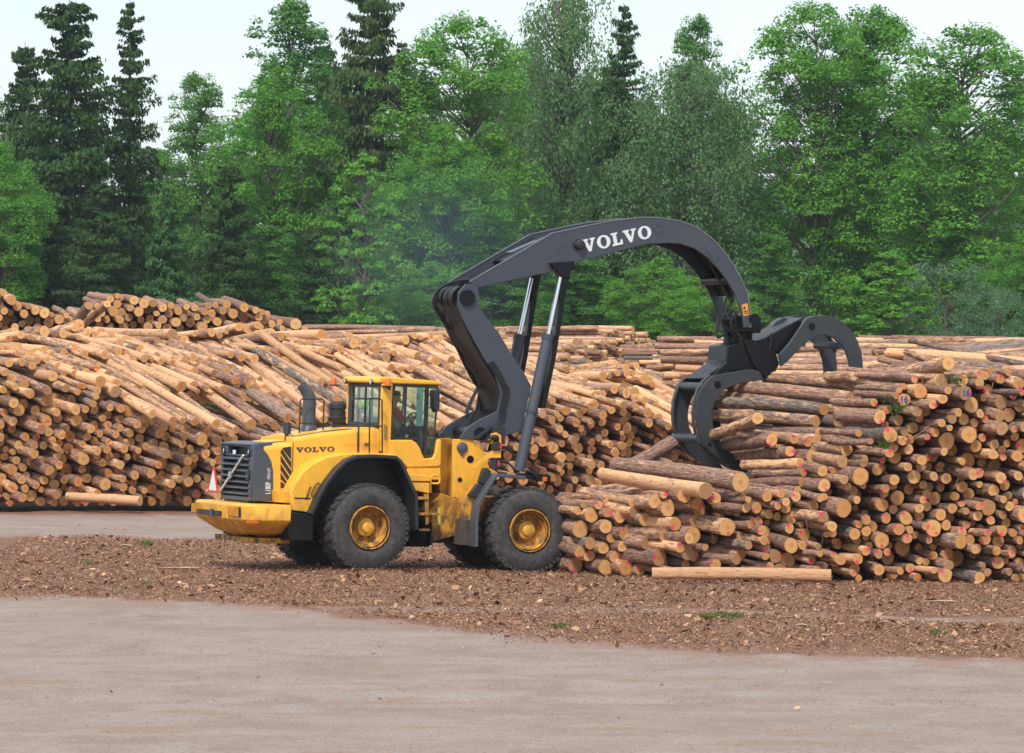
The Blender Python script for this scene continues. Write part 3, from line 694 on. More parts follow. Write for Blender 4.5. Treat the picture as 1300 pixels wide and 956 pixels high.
def tr(k, pts, y, fr='r'):
    """survey points on the side plane y of a frame -> (x, z) in metres in that frame"""
    Rm = (A_r if fr == 'r' else A_r @ JOINT).to_3x3().transposed(); zx, zy, s = ZM[k]; out = []
    o = Rm @ (Vector((0, 0, CAMZ))-ROOT)
    for a, b in pts:
        d = Rm @ Vector(((zx+a/s-650)/FPX, 1, -(zy+b/s-HY)/FPX)); t = (y-o.y)/d.y; p = o+d*t; out.append((p.x, p.z))
    return out
def part(mb, name, mat, fr='r', parent=loader, bevel=.008, label=None, **k):
    o = mb.build(name, M[mat] if isinstance(mat, str) else mat, parent, JOINT if fr == 'f' else None, bevel, **k)
    if label: o['label'] = label
    return o

# lettering: wide slab-serif capitals as flat plates
def glyph(ch):
    if ch == 'V': return [[(0, 1), (.52, 1), (.52, .86), (.40, .86), (.60, .36), (.78, .86), (.66, .86), (.66, 1), (1.08, 1), (1.08, .86), (.98, .86), (.62, 0), (.44, 0), (.10, .86), (0, .86)]], 1.08
    if ch == 'L': return [[(0, 1), (.54, 1), (.54, .86), (.42, .86), (.42, .16), (.66, .16), (.72, .38), (.86, .38), (.84, 0), (0, 0), (0, .14), (.14, .14), (.14, .86), (0, .86)]], .88
    if ch == 'O':
        n = 28; P = lambda a, rx, ry: (.54+rx*math.cos(a), .5+ry*math.sin(a)); halves = []
        for h0 in (0, math.pi):
            ang = [h0+math.pi*i/(n//2) for i in range(n//2+1)]
            halves.append([P(a, .54, .52) for a in ang]+[P(a, .25, .38) for a in ang[::-1]])
        return halves, 1.08
def word(text, p0, p1, height, y, th, skew=None):
    """text from p0 to p1 (baseline ends, (x,z)) on plane y"""
    mb = MB(); tot = 0; gl = []
    for ch in text: g_, w = glyph(ch); gl.append((g_, tot)); tot += w+.10
    tot -= .10
    a = Vector(p0); b = Vector(p1); u = (b-a)/tot; v = Vector((-u.y, u.x)).normalized()*height
    if skew is not None: v = Vector(skew)*height
    for polys, o in gl:
        for P in polys:
            mb.prism([tuple(a+u*(o+px_)+v*py_) for px_, py_ in P], y, y-th)
    return mb
def font_mesh(txt, size, mat, name, parent, M4, bold=0.0, xs=1.0):
    cu = bpy.data.curves.new(name, 'FONT'); cu.body = txt; cu.size = size; cu.offset = bold; cu.extrude = .002; cu.align_x = 'CENTER'; cu.align_y = 'CENTER'
    tmp = bpy.data.objects.new(name, cu); C.objects.link(tmp); dg = bpy.context.evaluated_depsgraph_get()
    me = bpy.data.meshes.new_from_object(tmp.evaluated_get(dg)); bpy.data.objects.remove(tmp)
    me.transform(M4 @ Matrix.Diagonal((xs, 1, 1, 1))); me.materials.clear(); me.materials.append(M[mat]); o = bpy.data.objects.new(name, me); C.objects.link(o); o.parent = parent; return o
XZ = Matrix(((1, 0, 0, 0), (0, 0, -1, 0), (0, 1, 0, 0), (0, 0, 0, 1)))    # text facing -y

# --- wheels
def make_wheel(cx, y_out, side, fr):
    """side = -1 near, +1 far; y_out is the outer sidewall plane"""
    w = .66; rt = .868; c = (cx, y_out, .86); s = -side      # offsets run inwards
    prof = [(0.075, .43), (.02, .47), (-.012, .55), (-.018, .64), (0, .74), (.022, .795), (.05, .832), (.11, rt-.018), (w-.11, rt-.018), (w-.05, .832), (w-.022, .795), (w, .74), (w+.018, .64), (w, .5), (w-.07, .43)]
    mb = MB(); mb.lathe([(o*s, r) for o, r in prof], 72, c, cap=False)
    N = 26
    for k in range(N):                                         # tread lugs, staggered from both shoulders
        for e, ph in ((0, 0), (1, .5)):
            a = 2*math.pi*(k+ph)/N; o0, o1 = (.03, .36) if e == 0 else (w-.03, w-.36)
            for (of0, of1, da) in ((o0, (o0+o1)/2, 0), ((o0+o1)/2, o1, .06 if e == 0 else -.06)):
                rr = rt-.006; rad = Vector((math.cos(a+da), 0, math.sin(a+da))); tan = Vector((-math.sin(a+da), 0, math.cos(a+da)))
                m3 = Matrix((tan, Vector((0, 1, 0)), rad)).transposed()
                mb.obox(Vector(c)+rad*rr+Vector((0, (of0+of1)/2*s, 0)), (.105, abs(of1-of0)+.01, .034), m3)
    for k in range(N*2):                                       # shoulder blocks seen on the sidewall edge
        a = 2*math.pi*k/(N*2); rad = Vector((math.cos(a), 0, math.sin(a))); tan = Vector((-math.sin(a), 0, math.cos(a))); m3 = Matrix((tan, Vector((0, 1, 0)), rad)).transposed()
        mb.obox(Vector(c)+rad*.828+Vector((0, .036*s, 0)), (.06, .022, .06), m3)
    wheel = empty('wheel', (0, 0, 0), 0, loader)
    part(mb, 'tyre', 'rubber', fr, wheel, bevel=0, smooth=30)
    mb = MB(); mb.lathe([(o*s, r) for o, r in [(.0, .405), (-.006, .425), (.0, .435), (.05, .44), (.10, .43), (.085, .405), (.04, .385), (.09, .365), (.20, .335), (.27, .315), (.29, .28), (.30, .20), (.30, .0)]], 56, c, cap=False)
    rim = part(mb, 'rim', 'yellow_dirty', fr, wheel, bevel=0)
    mb = MB(); mb.lathe([(o*s, r) for o, r in [(.31, .19), (.20, .18), (.19, .165), (.19, .115), (.12, .105), (.11, .09), (.11, 0)]], 36, c)
    part(mb, 'hub', 'yellow', fr, wheel, bevel=0)
    for k in range(20 if side < 0 else 0):
        mb = MB(); a = 2*math.pi*k/20; mb.lathe([(.31*s, .017), (.262*s, .017), (.258*s, .012), (.258*s, 0)], 8, (c[0]+.235*math.cos(a), c[1], c[2]+.235*math.sin(a)))
        part(mb, 'wheel_bolt', 'yellow_dirty', fr, rim, bevel=0)
    return wheel
WB = 1.82; YO = 1.46
make_wheel(-WB, -YO, -1, 'r'); make_wheel(-WB, YO, 1, 'r'); make_wheel(WB, -YO, -1, 'f'); make_wheel(WB, YO, 1, 'f')
mb = MB()
for fr, cx in (('r', -WB), ):
    mb.tube([(cx, -1.0, .86), (cx, 1.0, .86)], .17, 20); mb.lathe([(-.25, .12), (-.2, .34), (.2, .34), (.25, .12)], 24, (cx, 0, .86))
part(mb, 'axle', 'black', 'r')
mb = MB(); mb.tube([(WB, -1.0, .86), (WB, 1.0, .86)], .17, 20); mb.lathe([(-.25, .12), (-.2, .34), (.2, .34), (.25, .12)], 24, (WB, 0, .86))
part(mb, 'axle', 'black', 'f')

# --- rear frame, bonnet
HW = .80
def hood_ring(x, zt, hw=HW, zb=1.32, cr_=.12, crown=.05):
    P = [(x, -hw, zb), (x, -hw, zt-cr_)]
    for k in range(1, 7):
        a = math.pi/2*k/6; P.append((x, -hw+cr_*(1-math.cos(a)), zt-cr_+cr_*math.sin(a)))
    P += [(x, -hw*.4, zt+crown*.8), (x, 0, zt+crown), (x, hw*.4, zt+crown*.8)]
    for k in range(6, -1, -1):
        a = math.pi/2*k/6; P.append((x, hw-cr_*(1-math.cos(a)), zt-cr_+cr_*math.sin(a)))
    P += [(x, hw, zb)]
    return P
mb = MB(); mb.loft([hood_ring(-3.87, 2.40, cr_=.10), hood_ring(-3.82, 2.43), hood_ring(-3.28, 2.50)])
part(mb, 'rear_hood', 'yellow', bevel=0, smooth=50)
mb = MB(); mb.loft([hood_ring(-3.265, 2.585, cr_=.09), hood_ring(-2.6, 2.70, cr_=.09), hood_ring(-1.86, 2.79, cr_=.09), hood_ring(-1.38, 2.825, cr_=.10)])
hood = part(mb, 'engine_hood', 'yellow', bevel=0, smooth=50)
mb = MB(); mb.box((-1.862, -HW-.006, 1.9), (-1.85, -HW+.03, 2.74)); mb.box((-3.262, -HW-.004, 1.75), (-3.25, -HW+.03, 2.5)); 
part(mb, 'panel_gap', 'plastic', parent=hood, bevel=0)
mb = MB(); mb.tube([(-1.70, -HW-.02, 2.50), (-1.62, -HW-.02, 2.50)], .028, 10); part(mb, 'door_latch', 'grey', parent=hood, bevel=0)
# dark non-slip strip on top of the bonnet
mb = MB(); mb.loft([[(x, -.55, z), (x, .55, z), (x, .55, z+.02), (x, -.55, z+.02)] for x, z in ((-3.84, 2.445), (-3.3, 2.505))]); mb.loft([[(x, -.62, z), (x, .62, z), (x, .62, z+.02), (x, -.62, z+.02)] for x, z in ((-3.2, 2.598), (-2.4, 2.733), (-1.9, 2.787))])
part(mb, 'top_cover', 'grey', parent=hood)
# grey grille housing wrapping round the rear corner
side = tr(1, [(312, 352), (330, 356), (352, 370), (376, 398), (392, 430), (399, 470), (400, 600), (312, 603)], -HW-.01)
mb = MB(); mb.prism(side, -HW-.018, -HW+.06); mb.prism(side, HW-.06, HW+.018)
xr = side[0][0]; zt = side[0][1]-.01; zb = side[-1][1]
mb.prism([(xr, zt-.07), (xr+.45, zt-.07), (xr+.45, zt+.045), (xr+.2, zt+.03), (xr, zt)], -HW+.06, HW-.06); mb.box((xr, -HW+.06, zb), (xr+.3, HW-.06, zb+.09))
mb.box((xr+.0, -HW+.06, zt-.26), (xr+.14, -.47, zt-.07)); mb.box((xr, .47, zt-.26), (xr+.14, HW-.06, zt-.07)); mb.box((xr+.004, -.5, zt-.26), (xr+.1, .5, zt-.22))
mb.box((xr+.004, -HW+.055, zb+.09), (xr+.12, -HW+.20, zt-.25)); mb.box((xr+.004, HW-.13, zb+.09), (xr+.12, HW-.055, zt-.25))
gh = part(mb, 'grille_housing', 'grey', bevel=.02)
mb = MB(); mb.box((xr+.16, -HW+.06, zb), (xr+.20, HW-.06, zt-.02)); part(mb, 'radiator_screen', 'black', bevel=0)
zs0, zs1 = zb+.10, zt-.30
for k in range(7):
    z = zs1-(zs1-zs0)*k/6.4
    mb = MB(); mb.prism([(xr-.03, z), (xr+.09, z+.055), (xr+.10, z+.03), (xr-.02, z-.03), (xr-.035, z-.02)], -HW+.14, HW-.08)
    part(mb, 'grille_slat', 'grey', parent=gh, bevel=.005)
mb = MB(); mb.tube([(xr-.055, -.47, zs1+.07), (xr-.055, .74, zs0-.02)], .022, 6); part(mb, 'diagonal_bar', 'white', parent=gh, bevel=0)
mb = MB(); yc = .10; zc = (zs0+zs1)/2+.03
mb.lathe([(-.03, .075), (-.03, .05), (0, .05), (0, .075), (-.03, .075)], 20, (xr-.06, yc, zc), 'x', cap=False); mb.box((xr-.10, yc-.055, zc-.02), (xr-.085, yc+.055, zc+.02)); part(mb, 'emblem', 'chrome', parent=gh, bevel=0)
mb = MB(); mb.box((xr-.03, .02, zs1+.075), (xr, .13, zs1+.16)); part(mb, 'hood_handle', 'white', parent=gh)
for yy in (-.62, .62):
    mb = MB(); mb.lathe([(.05, .085), (-.035, .085), (-.035, .07), (.0, .07), (.0, 0)], 20, (xr, yy, zt-.165), 'x'); hl = part(mb, 'work_light', 'plastic', bevel=0)
    mb = MB(); mb.lathe([(-.012, .066), (-.02, .045), (-.024, 0)], 20, (xr, yy, zt-.165), 'x'); part(mb, 'lens', 'chrome', parent=hl, bevel=0)
mb = MB(); mb.lathe([(-.015, .13), (-.015, .10), (.02, .09), (.02, 0)], 18, (xr+.0, -HW+.20, zc+.02), 'x'); part(mb, 'light_recess', 'plastic', bevel=0)
# vents with slanted slats on the flank
vz = tr(12, [(203, 240), (225, 215), (278, 207), (278, 515), (203, 515)], -HW)
mb = MB(); mb.prism(vz, -HW-.006, -HW+.02); vent = part(mb, 'side_vent', 'plastic', bevel=0)
mb = MB()
for k in range(6):
    a = 220+k*62-25
    q = [(203, a), (278, a+112), (278, a+124), (203, a+12)]
    q = [(x, min(515, max(212, y))) for x, y in q]
    if abs(q[0][1]-q[1][1]) > 5: mb.prism(tr(12, q, -HW), -HW-.02, -HW-.004)
part(mb, 'vent_slat', 'yellow', parent=vent, bevel=0)
# side deck, ledge and yellow wheel arch
mb = MB(); mb.prism(tr(12, [(165, 520), (300, 528), (300, 612), (175, 605)], -1.0), -1.12, -HW+.02); part(mb, 'side_step', 'yellow')
arch_c = tr(1, [(475, 560), (490, 530), (520, 480), (560, 445), (620, 415), (700, 400), (760, 398), (930, 403), (935, 414), (760, 412), (676, 452), (612, 520), (566, 650), (485, 640)], -1.15)
secs = []
for yy, s_ in ((-1.24, 1.0), (-1.20, 1.012), (-1.0, 1.03), (-.78, 1.02)):
    cx0 = -1.9; cz0 = 1.3; secs.append([(cx0+(x-cx0)*s_, yy, cz0+(z-cz0)*s_) for x, z in arch_c])
mb = MB(); mb.loft(secs); part(mb, 'rear_arch', 'yellow', bevel=0, smooth=50)
ln_ = tr(1, [(556, 655), (590, 580), (625, 518), (670, 460), (715, 420), (760, 402), (840, 399), (930, 404), (955, 425), (985, 490), (1024, 575)], -1.40)
ln2 = tr(2, [(240, 640), (240, 725), (200, 735)], -1.40)
far_shift = [(x, z) for x, z in ln_]+ln2[:2]
mb = MB(); mb.strip(far_shift, -1.44, -.98, .07); f1 = part(mb, 'fender', 'plastic', bevel=.01)
mb = MB(); mb.strip(far_shift, .98, 1.44, .07); part(mb, 'fender', 'plastic', bevel=.01)
mb = MB(); mb.prism([(x, z) for x, z in ln_]+ln2[:2]+[(-.75, .9), (-2.9, .95)], -.98, -.94); part(mb, 'inner_fender', 'black', bevel=0)
mb = MB(); mb.prism(tr(12, [(262, 668), (400, 690), (432, 700), (430, 880), (262, 880)], -1.30), -1.34, -.8); part(mb, 'mud_guard', 'black', bevel=.02)
# belly of the rear frame
mb = MB(); mb.box((-4.1, -.62, .62), (-.5, .62, 1.36)); part(mb, 'rear_frame', 'black', bevel=.02)
# counterweight: plan outline blended down to a smaller keel
def plan(z, xr_, w, xf, cc=.22, cy=.30):
    return [(xf, -w, z), (xr_+cc, -w, z), (xr_+.05, -w+cy*.55, z), (xr_, -w+cy*1.3, z), (xr_-.06, 0, z), (xr_, w-cy*1.3, z), (xr_+.05, w-cy*.55, z), (xr_+cc, w, z), (xf, w, z)]
mb = MB(); mb.loft([plan(.60, -4.02, .55, -3.55), plan(.70, -4.20, .95, -3.5), plan(.90, -4.44, 1.30, -3.5), plan(.96, -4.50, 1.36, -3.5), plan(1.24, -4.52, 1.37, -3.5), plan(1.275, -4.49, 1.345, -3.52)])
cw = part(mb, 'counterweight', 'yellow', bevel=.015, smooth=40)
mb = MB(); mb.box((-4.15, -.9, .50), (-3.3, .9, .60)); part(mb, 'lower_beam', 'yellow_dirty', parent=cw)
for s_ in (-1, 1):
    mb = MB(); xa = -4.555; yc_ = -.86 if s_ < 0 else .97
    for k in range(8): mb.box((xa, yc_+(-.26+k*.068)-.006, 1.03), (xa+.02, yc_+(-.26+k*.068)+.006, 1.20))
    for k in range(6): mb.box((xa+.002, yc_-.27, 1.032+k*.032), (xa+.018, yc_+.24, 1.032+k*.032+.006))
    gr_ = part(mb, 'light_guard', 'yellow', parent=cw, bevel=0)
    mb = MB(); mb.box((xa+.024, yc_-.27, 1.02), (xa+.12, yc_+.24, 1.205)); part(mb, 'tail_light', 'plastic', parent=cw, bevel=0)
mb = MB(); mb.box((-4.60, -.34, 1.0), (-4.3, .80, 1.10)); part(mb, 'tow_slot', 'plastic', parent=cw, bevel=0)
mb = MB(); mb.tube([(-4.61, .03, .98), (-4.61, .03, 1.13)], .035, 10); part(mb, 'tow_pin', 'grey', parent=cw, bevel=0)
mb = MB(); mb.box((-4.40, -1.18, .915), (-4.34, -.96, .965)); part(mb, 'reflector', 'red', parent=cw, bevel=0)
mb = MB(); mb.box((-4.395, -1.35, .905), (-4.19, -1.19, .95)); part(mb, 'reflector', 'orange', parent=cw, bevel=0)
# slow-vehicle triangle on the far rear corner
mb = MB(); T = [(.50, 1.43), (1.02, 1.43), (.80, 1.95), (.72, 1.95)]
mb.prism(T, xr-.16, xr-.145, 'x'); tri = part(mb, 'warning_triangle', 'red', bevel=0)
mb = MB(); mb.prism([(.575, 1.475), (.945, 1.475), (.77, 1.87), (.75, 1.87)], xr-.168, xr-.161, 'x'); part(mb, 'triangle_centre', 'white', parent=tri, bevel=0)
mb = MB(); mb.tube([(xr-.14, .91, 1.6), (xr+.05, .75, 1.6)], .02, 8); part(mb, 'sign_bracket', 'plastic', parent=tri, bevel=0)
# lettering on the rear frame
a, b = tr(1, [(498, 390), (664, 386)], -HW); mb = word('VOLVO', a, b, .098, -HW-.003, .008); part(mb, 'lettering', 'letter_dark', parent=hood, bevel=0, smooth=0)
p = tr(1, [(374, 545)], -HW)[0]; p2 = tr(1, [(376, 484)], -HW)[0]
o1 = font_mesh('L180F', .155, 'white', 'lettering', gh, Matrix.Translation((p[0]+.005, -HW-.021, p[1])) @ Matrix.Rotation(R(-90), 4, 'Y') @ XZ, .003, .62)
o2 = font_mesh('HIGH-LIFT', .085, 'white', 'lettering', gh, Matrix.Translation((p2[0]+.012, -HW-.021, p2[1]+.01)) @ Matrix.Rotation(R(-90), 4, 'Y') @ XZ, .001, .58)
# exhaust, intake, small box, rail on the bonnet
mb = MB(); mb.lathe([(0, .19), (.12, .155), (.14, .135)], 28, (-2.62, -.1, 2.70), 'z')
mb.tube([(-2.62, -.1, 2.82), (-2.62, -.1, 3.33), (-2.635, -.1, 3.42), (-2.68, -.1, 3.50), (-2.74, -.1, 3.57), (-2.80, -.1, 3.64)], [.132, .132, .13, .12, .11, .105], 24, cap=False); part(mb, 'exhaust_pipe', 'grey', bevel=0, smooth=60)
mb = MB(); mb.tube([(-2.70, -.1, 3.53), (-2.795, -.1, 3.635)], .098, 20); part(mb, 'exhaust_mouth', 'black', bevel=0)
mb = MB(); mb.lathe([(0, .10), (.12, .10), (.14, .15), (.20, .19), (.24, .19), (.26, .165), (.40, .165), (.42, .19), (.50, .185), (.56, .12), (.565, 0)], 32, (-1.98, -.05, 2.78), 'z'); part(mb, 'air_precleaner', 'plastic', bevel=0, smooth=40)
mb = MB(); mb.box((-3.27, -.55, 2.66), (-3.20, -.30, 2.89)); mb.tube([(-3.24, -.42, 2.5), (-3.24, -.42, 2.68)], .04, 10); part(mb, 'rear_camera_box', 'plastic', bevel=.012)
mb = MB(); mb.tube([(-2.93, -.34, 2.66), (-2.93, -.34, 3.33), (-2.90, -.34, 3.36), (-2.45, -.34, 3.38), (-2.41, -.34, 3.34), (-2.41, -.34, 2.72)], .016, 8); mb.tube([(-2.93, -.34, 2.88), (-2.6, -.34, 2.88)], .014, 8); part(mb, 'guard_rail', 'plastic', bevel=0)
# handrail beside the cab
yy = -1.02; P = lambda pts: [(x, yy, z) for x, z in tr(9, pts, yy)]
mb = MB(); mb.tube(P([(185, 500), (187, 305), (200, 292), (440, 290), (460, 305), (462, 790)]), .017, 8); mb.tube(P([(350, 292), (346, 790)]), .017, 8); mb.tube(P([(80, 538), (460, 538)]), .017, 8); mb.tube(P([(250, 540), (250, 780)]), .017, 8)
part(mb, 'handrail', 'plastic', bevel=0)
mb = MB(); q = P([(240, 780), (470, 780)]); mb.box((q[0][0], -1.22, 2.25), (-1.28, -HW, 2.29)); part(mb, 'deck_plate', 'plastic', bevel=0)

# --- cab
CW = .80; yn = -CW
cab = empty('cab', (0, 0, 0), 0, loader)
def cpart(mb, name, mat, bevel=.01, **k): return part(mb, name, mat, 'r', cab, bevel, **k)
t9 = lambda pts, y=yn: tr(9, pts, y)
xc0 = t9([(450, 300)])[0][0]; xB = t9([(545, 300)])[0][0]; xF = t9([(862, 300)])[0][0]; xFF = t9([(955, 300)])[0][0]
zr = t9([(600, 158)])[0][1]; zsill = t9([(600, 655)])[0][1]; zdeck = t9([(450, 535)])[0][1]
print('cab', xc0, xB, xF, xFF, zr, zsill)
# roof
mb = MB(); mb.prism([(xc0-.10, zr), (xFF+.06, zr), (xFF+.10, zr+.03), (xFF+.02, zr+.085), (xc0+.1, zr+.135), (xc0-.06, zr+.12), (xc0-.12, zr+.05)], -CW-.05, CW+.05); cpart(mb, 'cab_roof', 'yellow', .03)
# pillars and lower body
low = t9([(450, 655), (545, 660), (720, 662), (760, 685), (795, 735), (815, 790), (832, 830), (910, 822), (932, 780), (950, 660), (985, 655), (985, 885), (955, 905), (680, 912), (560, 800), (450, 790)])
for s_ in (-1, 1):
    mb = MB()
    mb.box((xc0, s_*CW-.045, zsill-.25), (xB, s_*CW+.045, zr)) if s_ < 0 else mb.box((xc0, s_*CW-.045, zdeck), (xB-.1, s_*CW+.045, zr))
    mb2 = mb; cpart(mb2, 'cab_pillar', 'yellow', .02)
    mb = MB(); mb.prism(low, s_*CW-.05, s_*CW+.05); cpart(mb, 'lower_panel', 'yellow', .025)
mb = MB(); z1_ = t9([(700, 1010)])[0][1]; lx = t9([(680, 912), (985, 885)])
mb.box((lx[0][0], -CW-.03, z1_-.02), (lx[1][0], CW+.03, lx[0][1]+.02)); cpart(mb, 'cab_base', 'yellow', .02)
mb = MB(); mb.box((xc0+.02, -CW+.05, zdeck-.5), (xFF-.02, CW-.05, zdeck-.44)); mb.box((xc0+.01, -CW+.05, zdeck-.5), (xc0+.06, CW-.05, zdeck)); cpart(mb, 'cab_floor', 'black', 0)
# vertical black frame members around the glazing
mb = MB()
for s_ in (-1, 1):
    y0, y1 = (yn-.02, yn+.04) if s_ < 0 else (CW-.04, CW+.02)
    for x0, x1, za, zb_ in ((xB, xB+.035, zsill, zr), (xF-.035, xF+.035, zsill-.28, zr), (xB+.035+.27, xB+.035+.295, zsill, zr)): mb.box((x0, y0, za), (x1, y1, zb_))
    mb.box((xB, y0, zr-.055), (xFF, y1, zr+.003)); mb.box((xB, y0, zsill-.004), (xF, y1, zsill+.035))
    mb.tube([(xFF+.005, s_*(CW-.02), zr), (xFF+.01, s_*(CW-.02), zr-.3), (xFF-.03, s_*(CW-.02), zsill+.02), (xFF-.10, s_*(CW-.02), zsill-.24)], .02, 6)
mb.box((xFF-.05, -CW, zr-.06), (xFF+.01, CW, zr)); mb.box((xFF-.10, -CW, zsill-.3), (xFF-.06, CW, zsill-.24))
cpart(mb, 'window_frame', 'plastic', 0)
# rear window wall
mb = MB()
y_l, y_r = .50, -.60
mb.box((xc0+.005, -CW+.04, zr-.09), (xc0+.05, CW-.04, zr)); mb.box((xc0+.005, -CW+.04, zdeck), (xc0+.05, y_r-.06, zr-.09)); mb.box((xc0+.005, y_l+.05, zdeck), (xc0+.05, CW-.04, zr-.09)); mb.box((xc0+.005, y_r-.06, zdeck), (xc0+.05, y_l+.05, zdeck+.06)); mb.box((xc0+.007, -.03, zdeck), (xc0+.045, -.01, zr-.09))
cpart(mb, 'rear_window_frame', 'plastic', 0)
def glass(mb, name='window_pane'): return cpart(mb, name, 'glass', 0, smooth=0)
mb = MB(); mb.box((xc0+.025, y_r-.06, zdeck+.06), (xc0+.03, y_l+.05, zr-.09)); glass(mb)
for s_ in (-1, 1):
    yq = s_*(CW-.005)
    mb = MB(); mb.prism([(xB+.035, zsill), (xF-.035, zsill), (xF-.035, zr-.05), (xB+.035, zr-.05)], yq-.003, yq+.003); glass(mb)
    g2 = t9([(725, 662), (762, 690), (797, 740), (817, 795), (834, 828), (845, 828), (845, 662)]); mb = MB(); mb.prism(g2, yq-.003, yq+.003); glass(mb)
    g3 = [(xF+.035, zr-.05), (xFF-.01, zr-.05), (xFF, zr-.3), (xFF-.04, zsill+.02)]+t9([(930, 780), (905, 822), (865, 826)]); mb = MB(); mb.prism(g3, yq-.003, yq+.003); glass(mb)
mb = MB(); mb.loft([[(x, -CW+.02, z), (x, CW-.02, z), (x+.006, CW-.02, z), (x+.006, -CW+.02, z)] for x, z in ((xFF-.09, zsill-.24), (xFF-.035, zsill+.02), (xFF+.0, zr-.3), (xFF-.005, zr-.05))]); glass(mb, 'windshield')
# louvres on the corner pillar
mb = MB()
for k in range(7):
    mb.prism(t9([(466, 520+k*20), (500, 548+k*20), (502, 556+k*20), (466, 528+k*20)]), yn-.052, yn-.044)
cpart(mb, 'pillar_louvre', 'plastic', 0)
mb = MB(); q = t9([(548, 636)])[0]; mb.lathe([(-.06, .03), (-.045, .035), (0, .035)], 14, (q[0], yn, q[1])); cpart(mb, 'door_handle', 'plastic', 0)
# interior: teal far pillar trim, seat, wheel, console
mb = MB(); q = t9([(775, 400), (825, 400)], .55); mb.box((q[0][0], .55, zsill-.1), (q[1][0], .60, zr-.05)); cpart(mb, 'interior_trim', 'teal', 0)
mb = MB(); mb.box((xc0+.34, -.24, zsill-.22), (xc0+.80, .26, zsill-.10)); mb.prism([(xc0+.28, zsill-.12), (xc0+.40, zsill-.12), (xc0+.33, zsill+.42), (xc0+.24, zsill+.42)], -.23, .25); mb.box((xc0+.42, -.32, zsill-.04), (xc0+.78, -.26, zsill+.01)); cpart(mb, 'operator_seat', 'seat', .03)
sw = t9([(718, 482)], -.05)[0]; mb = MB(); ring = []
for k in range(21):
    a = 2*math.pi*k/20; ring.append((sw[0]+.09*math.cos(a), -.02+.19*math.sin(a), sw[1]+.15*math.cos(a)))
mb.tube(ring, .014, 8, cap=False); mb.tube([(sw[0], -.02, sw[1]), (sw[0]+.13, -.02, sw[1]-.16), (sw[0]+.16, -.02, sw[1]-.62)], .03, 10); mb.tube([ring[3], (sw[0], -.02, sw[1]), ring[13]], .012, 6); cpart(mb, 'steering_wheel', 'plastic', 0)
mb = MB(); mb.box((sw[0]+.03, -.2, sw[1]-.22), (sw[0]+.20, .16, sw[1]-.12)); mb.box((xFF-.22, -.6, zsill-.26), (xFF-.10, .6, zsill-.12)); cpart(mb, 'dashboard', 'plastic', .02)
# mirror, beacons, roof lights
q = tr(9, [(922, 215), (972, 215), (972, 345), (965, 400), (945, 415), (922, 370)], -1.02)
mb = MB(); mb.prism(q, -1.06, -.86); qq = tr(9, [(900, 180), (945, 195), (885, 370), (925, 375)], -.95); mb.tube([(qq[0][0], -.80, qq[0][1]), (qq[1][0], -.95, qq[1][1])], .014, 8); mb.tube([(qq[2][0], -.80, qq[2][1]), (qq[3][0], -.95, qq[3][1])], .014, 8); part(mb, 'side_mirror', 'plastic', bevel=.015)
q = tr(9, [(513, 160), (513, 100)], -.98)
mb = MB(); mb.box((q[0][0]-.07, -1.05, q[0][1]-.06), (q[0][0]+.07, -.82, q[0][1]-.03)); mb.prism([(q[0][0]-.05, q[0][1]-.06), (q[0][0]+.07, q[0][1]-.06), (q[0][0]+.07, q[0][1]-.13)], -.98, -.94); bb = part(mb, 'beacon_bracket', 'plastic')
mb = MB(); mb.lathe([(0, .068), (.12, .062), (.145, .045), (.15, 0)], 20, (q[0][0], -.98, q[0][1]-.03), 'z'); part(mb, 'beacon', 'orange', parent=bb, bevel=0)
q = tr(9, [(25, 150)], .98)
mb = MB(); mb.box((q[0][0]-.07, .82, q[0][1]-.06), (q[0][0]+.07, 1.05, q[0][1]-.03)); bb = part(mb, 'beacon_bracket', 'plastic')
mb = MB(); mb.lathe([(0, .068), (.12, .062), (.145, .045), (.15, 0)], 20, (q[0][0], .98, q[0][1]-.03), 'z'); part(mb, 'beacon', 'orange', parent=bb, bevel=0)
for yy in (-.58, .66):
    mb = MB(); mb.lathe([(.06, .045), (0, .06), (-.01, .06)], 16, (xc0-.13, yy, zr+.02), 'x'); o = cpart(mb, 'roof_light', 'plastic', 0)
    mb = MB(); mb.lathe([(-.012, .052), (-.018, 0)], 16, (xc0-.13, yy, zr+.02), 'x'); part(mb, 'lens', 'chrome', parent=o, bevel=0)

# --- centre section: yellow tank body, battery box, ladder, hand loop
mb = MB(); mb.prism(tr(10, [(245, 625), (340, 508), (345, 485), (495, 540), (480, 600), (468, 780), (270, 832)], -.78), -.78, .5); part(mb, 'joint_housing', 'yellow_dirty', bevel=.015)
mb = MB(); mb.prism(tr(10, [(313, 585), (332, 585), (332, 708), (313, 708)], -.78), -.786, -.779); part(mb, 'warning_decal', plain('yellow_decal', (.70, .60, .08), .5), bevel=0)
mb = MB(); mb.prism(tr(10, [(335, 95), (420, 100), (415, 495), (330, 490), (315, 300)], -.35), -.35, .4); part(mb, 'tower_rear', 'yellow_dirty', bevel=.01)
mb = MB(); mb.prism(tr(10, [(112, 352), (255, 358), (255, 400), (115, 398)], -1.1), -1.12, -.75); mb.prism(tr(10, [(122, 405), (255, 408), (255, 488), (150, 462)], -1.1), -1.10, -.75); part(mb, 'battery_box', 'yellow', bevel=.01)
mb = MB()
for z_, x0, x1 in ((520, 165, 245), (632, 172, 245), (745, 175, 248)): mb.prism(tr(10, [(x0, z_-8), (x1, z_-8), (x1, z_+9), (x0, z_+9)], -1.25), -1.30, -.92)
mb.prism(tr(10, [(246, 625), (335, 628), (335, 640), (246, 640)], -1.1), -1.15, -.8)
